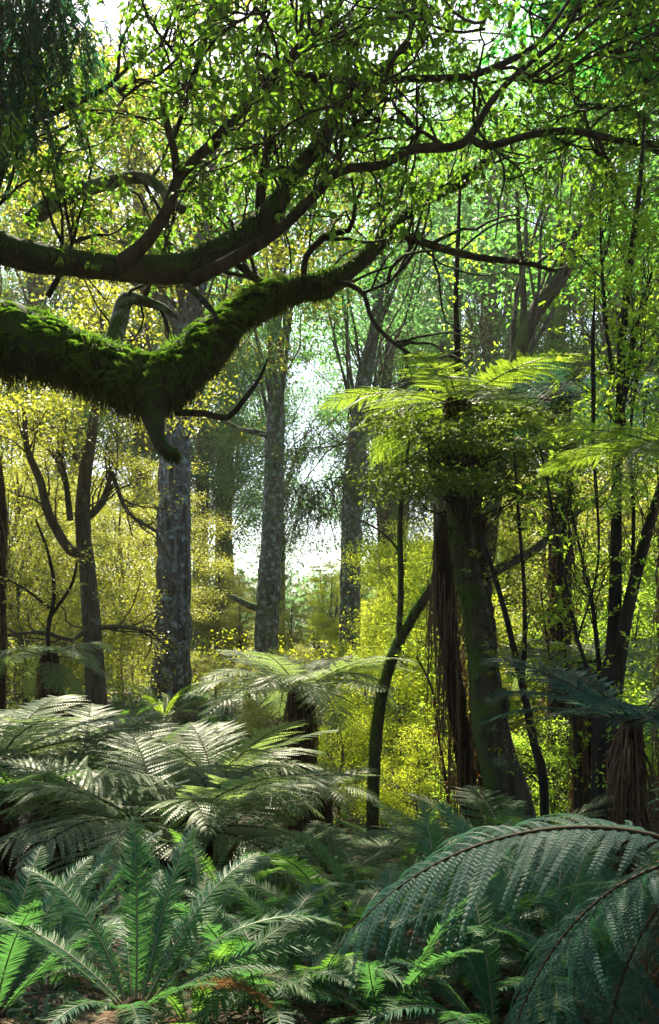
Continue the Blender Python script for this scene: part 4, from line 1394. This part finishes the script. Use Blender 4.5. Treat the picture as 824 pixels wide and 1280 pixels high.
def fern_trunk(T, H, w, rng, skirt=True, lean=(0, 0)):
    g = Geo()
    base = np.array(T.location)
    sweep(g, [base + [0, 0, -.3], base + [lean[0] * .4, lean[1] * .4, H * .5], base + [lean[0], lean[1], H - .05], base + [lean[0], lean[1], H + .06]],
          [w * .62, w * .5, w * .5, w * .3], 18, .05, bump=.35, freq=14, seed=int(H * 10))
    g.build('trunk', M['bark_fibre'], T)
    if skirt:
        g = Geo()
        n = 240
        az = rng.uniform(0, 6.28, n)
        h = H * rng.uniform(.35, 1.0, n)
        u = np.linspace(0, 1, 6)
        ln = rng.uniform(.25, .75, n) * min(1, H)
        rr = w * .5 + rng.uniform(0, .10, n)[:, None] * np.sin(u * 2.4)[None]
        fx = lean[0] * h / H
        p = base + np.stack([fx[:, None] + np.cos(az)[:, None] * rr, lean[1] * (h / H)[:, None] + np.sin(az)[:, None] * rr, h[:, None] - ln[:, None] * u[None]], -1)
        tubes(g, p, np.linspace(.006, .0025, 6)[None] * rng.uniform(.6, 1.4, (n, 1)), 3)
        pos, tan = along(p, 8, .3, rng)
        leaves(g, pos, norm(tan + rand_dirs(len(pos), 1, rng) * .5), rand_dirs(len(pos), 1, rng), .07, .012, 'diamond')
        g.build('dead_frond_skirt', M['dead'], T, kind='stuff')


def tree_fern(label, px, py, Y, L, n, mat='fern', trunk_w=.2, pitch=(.35, .95), seed=0, skirt=True, group='tree ferns of the valley', azc=None, azw=math.pi, hang=0, H=None, lean=0.0):
    """crown centre at pixel (px, py), at distance Y"""
    rng = np.random.default_rng(700 + seed)
    top = P(px, py, Y)
    gz = float(ground(top[0], Y))
    H = max(.3, top[2] - gz)
    T = thing('tree_fern', label, 'tree fern', (top[0] - lean, Y, gz), group)
    fern_trunk(T, H, trunk_w, rng, skirt, (lean, 0))
    for k in range(n):
        az = (azc if azc is not None else 0) + (2 * (k + rng.uniform(-.35, .35)) / n - 1) * azw
        me = SETS[mat][rng.integers(0, 4)]
        put_frond(T, me, az, rng.uniform(*pitch), L * rng.uniform(.8, 1.12), rng.normal() * .12, loc=(lean + .03 * math.cos(az), .03 * math.sin(az), H - .02))
    for k in range(hang):
        put_frond(T, SETS[mat][2], rng.uniform(0, 6.28), rng.uniform(-.5, 0), L * rng.uniform(.6, .8), rng.normal() * .2, loc=(lean, 0, H - .08))
    # coiled young tips
    for k in range(3):
        az = rng.uniform(0, 6.28)
        a = np.linspace(0, 1, 26)
        th = a ** 1.5 * 9
        rd = .09 * (1 - a * .8)
        x = np.cumsum(np.cos(1.3 - th)) * .009
        z = np.cumsum(np.sin(1.3 - th)) * .012
        g = Geo()
        pt = np.stack([lean + x * math.cos(az), x * math.sin(az), z + H - .03], -1)
        tubes(g, pt[None], np.linspace(.011, .006, 26)[None], 6)
        g.build('crozier', M['rachis_dark'], T, off=(0, 0, 0))
    return T


tree_fern('pale tree fern with a flat wheel of fronds on a rusty trunk, left of centre', 376, 862, 10.5, 1.25, 28, 'fern_pale', .26, (.25, .8), 1)
tree_fern('broad tree fern in the lower left with silvery arching fronds over a dark trunk', 200, 1050, 6.2, 1.3, 25, 'fern_pale', .24, (.35, .95), 2)
tree_fern('dark tree fern partly hidden at the left edge below the broad one', 60, 1010, 6.8, 1.3, 14, 'fern', .22, (.3, .9), 3)
tree_fern('shaggy tree fern with drooping fronds and a brown skirt at the left edge', 62, 818, 12.5, .95, 14, 'fern_pale', .22, (-.1, .6), 4, hang=6)
tree_fern('tree fern with bluish fronds behind the broad one, under the pale wheel', 270, 975, 8.0, 1.1, 20, 'fern_pale', .2, (.3, .85), 5)
tree_fern('small tree fern with pale fronds just below the pale wheel', 402, 985, 9.0, .62, 12, 'fern_pale', .2, (.25, .7), 6, skirt=False)
tree_fern('tall tree fern with glowing lime fronds high above the curved trunk', 572, 505, 10.3, 1.45, 24, 'fern_lime', .30, (.0, .55), 7, lean=-.42, hang=5)
tree_fern('blue green tree fern crown behind the black stems at right', 735, 832, 9.2, 1.1, 14, 'fern_pale', .2, (.2, .7), 8)
tree_fern('high tree fern with bluish fronds behind the arching sapling', 700, 500, 11, 1.3, 14, 'fern_blue', .25, (.1, .7), 9)
tree_fern('tree fern with yellow green fronds at the right edge above the dark fern', 850, 560, 6.5, 1.0, 14, 'fern_lime', .2, (.1, .6), 10)
tree_fern('half hidden tree fern behind the left end of the pale wheel', 170, 950, 9.6, 1.0, 18, 'fern', .2, (.3, .8), 11, skirt=False)

for a in [('tree fern with dark fronds left of centre, below the furrowed trunk', 100, 965, 8.2, 1.15, 20, 'fern_pale', .2, (.3, .85), 21),
          ('tree fern with silver edged fronds low between the broad one and the pale wheel', 268, 1000, 7.0, .85, 18, 'fern_pale', .16, (.25, .8), 22),
          ('pale tree fern cut by the left edge of the frame', -5, 950, 7.6, 1.2, 20, 'fern_pale', .2, (.25, .8), 23),
          ('young tree fern right of the near ladder ferns, low at the centre', 420, 1110, 5.6, .8, 13, 'fern', .15, (.3, .9), 24),
          ('tree fern with spreading fronds low behind the near blue fronds', 640, 1090, 6.0, .95, 13, 'fern', .16, (.3, .9), 25),
          ('tree fern at the right behind the near dark one', 790, 900, 6.0, 1.1, 13, 'fern_blue', .12, (.2, .8), 26)]:
    tree_fern(*a)

# large dark tree fern at the right foreground, its blue fronds arching into the picture
top = P(905, 1075, 2.7)
T = thing('tree_fern', 'near dark tree fern at the right edge, long blue green fronds', 'tree fern', (top[0], 2.7, float(ground(top[0], 2.7))))
Hh = top[2] - T.location[2]
fern_trunk(T, Hh, .24, np.random.default_rng(3))
PI = math.pi
rr = np.random.default_rng(77)
for az, pit, L_, k in [(PI * 1.00, .56, 1.28, 0), (PI * 1.12, -.2, .85, 0), (PI * .80, .35, .75, 1), (PI * .3, .7, 1.2, 0), (0, .8, 1.2, 1),
                       (-.5, .7, 1.2, 0), (-1.1, .8, 1.0, 1), (PI * .78, .05, .75, 0), (PI * 1.05, .15, .95, 0)]:
    put_frond(T, TFH[k], az, pit, L_, -.22 if az == PI else rr.normal() * .1, Hh)

# ladder ferns (shuttlecocks)
def ladder_fern(label, px, py, Y, L, n, mat='ladder', pitch=(.8, 1.25), seed=0, manual=None, croz=0, group='ladder ferns on the forest floor'):
    rng = np.random.default_rng(800 + seed)
    b = P(px, py, Y)
    gz = float(ground(b[0], Y))
    z = b[2]
    T = thing('ladder_fern', label, 'fern', (b[0], Y, min(z, gz + .6) if manual else gz), group)
    zz = z - T.location[2] if manual else 0.05
    if zz > .05 or manual:
        T.location[2] = gz
        zz = z - gz
        g = Geo()
        bb = np.array(T.location)
        sweep(g, [bb + [0, 0, -.2], bb + [0, 0, max(.05, zz * .5)], bb + [0, 0, max(.1, zz + .02)]], [.08, .06, .04], 10, .04, bump=.4, freq=20)
        g.build('stock', M['bark_fibre'], T)
    fr = manual or []
    for k in range(n):
        fr.append((2 * PI * (k + rng.uniform(-.35, .35)) / n, rng.uniform(*pitch), L * rng.uniform(.75, 1.12), rng.integers(0, 4)))
    for az, pit, l_, k in fr:
        put_frond(T, LSETS[mat][k], az, pit, l_, rng.normal() * .15, zz)
    for k in range(3):
        put_frond(T, LSETS['dead'][rng.integers(1, 4)], rng.uniform(0, 6.28), rng.uniform(.1, .6), L * rng.uniform(.6, .9), rng.normal() * .4, zz)['label'] = 'withered brown frond'
    for k in range(croz):
        az = rng.uniform(0, 6.28)
        a = np.linspace(0, 1, 30)
        hh = rng.uniform(.10, .2)
        x = .03 + a * .03
        z_ = a * hh
        th = np.linspace(0, 7, 22)
        rd = .024 * (1 - th / 8.5)
        cxp = np.stack([x[-1] - .024 + rd * np.cos(th), 0 * th, hh + rd * np.sin(th)], -1)
        pt = np.concatenate([np.stack([x, 0 * x, z_], -1), cxp])
        pt = np.stack([pt[:, 0] * math.cos(az), pt[:, 0] * math.sin(az), pt[:, 2] + zz], -1)
        g = Geo()
        tubes(g, pt[None], np.linspace(.0065, .004, len(pt))[None], 6)
        n_ = 260
        pos, tan = along(pt[None, ::3], n_, .2, rng)
        leaves(g, pos, norm(rand_dirs(n_, 1, rng) + tan * .3), rand_dirs(n_, 1, rng), .026, .009, 'diamond', 1)
        g.build('crozier', [M['rachis'], M['fern']], T, off=(0, 0, 0))
    return T


ladder_fern('near ladder fern at lower left with two upright blue green fronds', 168, 1262, 2.8, .52, 9, 'ladder', (.5, 1.0), 1,
            manual=[(1.62, 1.32, .56, 0), (1.05, 1.22, .56, 0), (.62, 1.05, .60, 1), (.25, .85, .66, 2), (2.5, 1.1, .55, 1), (.0, .6, .6, 1)], croz=0)
ladder_fern('near ladder fern in the bottom left corner with arching fronds', -10, 1270, 3.2, .62, 12, 'ladder', (.7, 1.2), 2,
            manual=[(1.2, 1.25, .62, 1), (.7, 1.15, .62, 1), (.2, 1.0, .6, 2)])
ladder_fern('dark ladder fern at the bottom edge, centre left', 330, 1330, 3.4, .7, 14, 'ladder', (.6, 1.2), 3)
for q, (px, Y, L_, n, mt, lab) in enumerate([
        (430, 4.3, .8, 14, 'ladder_green', 'green ladder fern at the bottom, centre'),
        (560, 3.9, .75, 14, 'ladder', 'dark ladder fern at the bottom, right of centre'),
        (690, 3.7, .8, 14, 'ladder', 'dark ladder fern with drooping fronds at the lower right'),
        (300, 5.2, .75, 12, 'ladder_green', 'ladder fern below the broad tree fern'),
        (620, 5.2, .85, 14, 'ladder_green', 'ladder fern under the long blue green frond'),
        (480, 6.2, .5, 14, 'ladder_green', 'ladder fern right of the lower centre'),
        (372, 6.8, .5, 14, 'ladder_green', 'ladder fern in front of the rusty fern trunk'),
        (420, 9.0, .55, 16, 'ladder_lime', 'upright yellow green fern right of the rusty fern trunk'),
        (510, 10.6, .95, 18, 'ladder_green', 'feathery fern behind the foot of the leaning trunk'),
        (548, 9.6, .85, 16, 'ladder_green', 'dark green fern left of the dark fern-clad stem'),
        (527, 7.4, .36, 10, 'ladder_lime', 'small glowing lime fern in the middle of the floor'),
        (490, 8.4, .42, 12, 'ladder_green', 'fern at the foot of the leaning trunk'),
        (600, 7.6, .7, 12, 'ladder_green', 'fern below the foot of the thick curved trunk'),
        (690, 6.4, .8, 12, 'ladder_green', 'fern behind the near dark tree fern'),
        (90, 4.6, .7, 12, 'ladder', 'shaded ladder fern below the left tree ferns'),
        (790, 5.0, .8, 12, 'ladder', 'shaded ladder fern at the right edge under the tree fern'),
        (250, 4.3, .6, 11, 'ladder', 'ladder fern right of the two upright blue green fronds'),
        (650, 9.0, .8, 12, 'ladder_green', 'fern beside the base of the thick curved trunk'),
        (350, 8.8, .7, 12, 'ladder_green', 'fern left of the foot of the rusty fern trunk'),
        (455, 5.0, .55, 12, 'ladder_green', 'pale ladder fern in front of the leaning trunk'),
        (190, 13, .9, 14, 'ladder_green', 'fern clump in front of the foot of the massive furrowed trunk'),
        (235, 15, .9, 14, 'ladder_lime', 'bright fern clump right of the foot of the massive furrowed trunk'),
        (150, 16, .9, 14, 'ladder_green', 'fern clump between the forked tree and the massive trunk'),
        (205, 18, 1.0, 14, 'ladder_lime', 'lit fern clump touching the base of the massive trunk'),
        (280, 17, .9, 14, 'ladder_green', 'fern clump behind the left side of the pale wheel'),
        (60, 3.7, .6, 12, 'ladder', 'small ladder fern between the two near ferns at lower left'),
        (390, 3.5, .6, 13, 'ladder_green', 'low ladder fern at the bottom edge just left of centre'),
        (480, 3.3, .6, 13, 'ladder', 'low ladder fern at the bottom edge just right of centre'),
        (620, 3.2, .6, 13, 'ladder', 'low ladder fern at the bottom edge under the near blue fronds'),
        (760, 3.6, .7, 13, 'ladder', 'low ladder fern in the bottom right corner'),
        (240, 3.3, .55, 12, 'ladder_green', 'low ladder fern at the bottom edge right of the upright fronds'),
        (520, 5.6, .45, 12, 'ladder_green', 'ladder fern between the leaning trunk and the near blue fronds'),
        (160, 12.5, .8, 12, 'ladder_lime', 'fern by the foot of the brown forked tree')]):
    g_ = ladder_fern(lab, px, 1000, Y, L_, n, mt, (.45, 1.2), 20 + q)

# fibrous hanging-root trunk of the tall fern tree, and the second dark trunk clothed in roots
def root_trunk(label, path, seed, spread=.12, nfib=260):
    rng = np.random.default_rng(900 + seed)
    pts, rad = trace(path)
    gz = float(ground(pts[0][0], pts[0][1]))
    T = thing('root_clad_tree', label, 'tree', (pts[0][0], pts[0][1], gz))
    if pts[0][2] > gz:
        pts[0][2] = gz - .15
    g = Geo()
    c, r = sweep(g, pts, rad, 16, .06, bump=.3, freq=10, seed=seed)
    g.build('trunk', M['bark_fibre'], T)
    g = Geo()
    i = rng.integers(len(c) // 4, len(c), nfib)
    az = rng.uniform(0, 6.28, nfib)
    u = np.linspace(0, 1, 7)
    ln = rng.uniform(.4, 1.6, nfib)
    p0 = c[i] + np.stack([np.cos(az), np.sin(az), 0 * az], -1) * (r[i] + rng.uniform(0, spread, nfib))[:, None]
    sway = rng.normal(size=(nfib, 1, 3)) * np.array([.05, .05, 0]) * u[None, :, None]
    p = p0[:, None] + np.array([0, 0, -1.0]) * ln[:, None, None] * u[None, :, None] + sway
    tubes(g, p, np.linspace(.006, .002, 7)[None] * rng.uniform(.5, 1.5, (nfib, 1)), 3)
    pos, tan = along(p, 6, .1, rng)
    leaves(g, pos, norm(tan + rand_dirs(len(pos), 1, rng) * .6), rand_dirs(len(pos), 1, rng), .08, .012, 'diamond')
    g.build('hanging_roots', M['dead'], T, kind='stuff')
    return T


root_trunk('dark narrow trunk with peeling roots just left of the thick curved trunk',
           [(594, 1065, 9.6, 24), (592, 1040, 9.6, 22), (582, 960, 9.6, 21), (572, 890, 9.6, 24), (564, 820, 9.6, 24), (556, 750, 9.6, 26), (554, 700, 9.6, 24), (556, 640, 9.6, 16)], 2, .08, 200)
root_trunk('thick black trunk at the far left edge', [(-4, 900, 13, 20), (-2, 800, 13, 18), (0, 700, 13, 17), (2, 640, 13, 14), (-6, 560, 13, 10)], 3, .06, 80)

# ================================================================== ground cover
def ground_cover():
    rng = np.random.default_rng(44)
    g = Geo()
    n = 9000
    Y = 2.5 + 26 * rng.uniform(0, 1, n) ** .7
    X = rng.uniform(-.42, .42, n) * Y
    Z = ground(X, Y)
    for k in range(6):
        az = rng.uniform(0, 6.28, n)
        ln = rng.uniform(.04, .11, n) * np.where(Y > 9, 1.6, 1)
        d = norm(np.stack([np.cos(az), np.sin(az), rng.uniform(.1, 1.2, n)], -1))
        leaves(g, np.stack([X, Y, Z], -1) + rng.normal(size=(n, 3)) * .03, d, norm(np.array([0, 0, 1.0]) + rand_dirs(n, 1, rng) * .4), ln, ln * .35, 'diamond', curl=.3)
    g.build('ground_cover', M['ladder'], kind='stuff')
    g = Geo()
    n = 26000
    Y = 20 + 50 * rng.uniform(0, 1, n)
    X = rng.uniform(-.42, .42, n) * Y
    hh = .3 + 1.5 * np.clip(noise(np.stack([X * .4, Y * .3, X * 0], -1), 23) + .4, 0, 1)
    ln = rng.uniform(.0025, .005, n) * Y
    leaves(g, np.stack([X, Y, ground(X, Y) + hh * rng.uniform(0, 1, n) ** .5], -1), norm(rand_dirs(n, .8, rng) + np.array([0, 0, .4])), norm(np.array([0, 0, 1.0]) + rand_dirs(n, 1, rng) * .8), ln, ln * .45, 'diamond')
    g.build('undergrowth', M['gold'], kind='stuff')
    g = Geo()
    n = 12000
    Y = 2 + 14 * rng.uniform(0, 1, n)
    X = rng.uniform(-.45, .45, n) * Y
    leaves(g, np.stack([X, Y, ground(X, Y) + .015], -1), rand_dirs(n, .2, rng), norm(np.array([0, 0, 1.0]) + rand_dirs(n, 1, rng) * .3), rng.uniform(.03, .08, n), .03, 'diamond')
    g.build('leaf_litter', M['dead'], kind='stuff')


ground_cover()


def fallen_wood():
    rng = np.random.default_rng(91)
    for k, (px, Y, az, L, w, lab) in enumerate([
            (455, 7.8, .4, 2.2, .09, 'rotting mossy log lying on the floor left of the glowing lime fern'),
            (560, 8.8, 2.6, 1.6, .05, 'thin fallen branch below the dark narrow trunk'),
            (300, 9.6, 1.0, 1.8, .05, 'fallen stick under the pale wheel of fronds')]):
        x = (px - CX) / F * Y
        T = thing('fallen_log' if w > .06 else 'fallen_branch', lab, 'log' if w > .06 else 'branch', GP(x, Y))
        d = np.array([math.cos(az), math.sin(az)]) * L / 2
        pts = [(x + d[0] * u, Y + d[1] * u, float(ground(x + d[0] * u, Y + d[1] * u)) + w * .8 + rng.uniform(0, .05)) for u in (-1, -.4, .3, 1)]
        g = Geo()
        sweep(g, pts, [w, w * .95, w * .8, w * .5], 12, .06, bump=.3, freq=9)
        g.build('stem', M['bark_limb'], T)


fallen_wood()


def far_wood():
    rng = np.random.default_rng(71)
    g = Geo()
    n = 60000
    Y = rng.uniform(85, 150, n)
    X = rng.uniform(-.5, .5, n) * Y
    lump = noise(np.stack([X * .13, Y * .13, X * 0], -1), 17) + .5
    Z = ground(X, Y) + (3 + 8 * lump) * rng.uniform(0, 1, n) ** .6
    ln = rng.uniform(.3, .7, n)
    leaves(g, np.stack([X, Y, Z], -1), rand_dirs(n, .6, rng), norm(np.array([0, -.3, 1.0]) + rand_dirs(n, 1, rng) * .7), ln, ln * .6, 'diamond')
    g.build('far_wood', M['canopy_teal'], kind='stuff')


far_wood()

# ================================================================== the lit air of the valley
def haze():
    x0, x1, y0, y1, z0, z1 = -110, 110, -45, 170, -3, 52
    g = Geo()
    V = [(x, y, z) for x in (x0, x1) for y in (y0, y1) for z in (z0, z1)]
    g.add(V, [[0, 1, 3, 2], [4, 6, 7, 5], [0, 4, 5, 1], [2, 3, 7, 6], [0, 2, 6, 4], [1, 5, 7, 3]])
    m, n, out = new_mat('haze')
    v = n.nodes.new('ShaderNodeVolumePrincipled')
    v.inputs['Color'].default_value = (1, .90, .66, 1)
    v.inputs['Density'].default_value = .0004
    v.inputs['Anisotropy'].default_value = .4
    n.links.new(v.outputs[0], out.inputs['Volume'])
    g.build('haze', m, kind='stuff', smooth_=False)


haze()
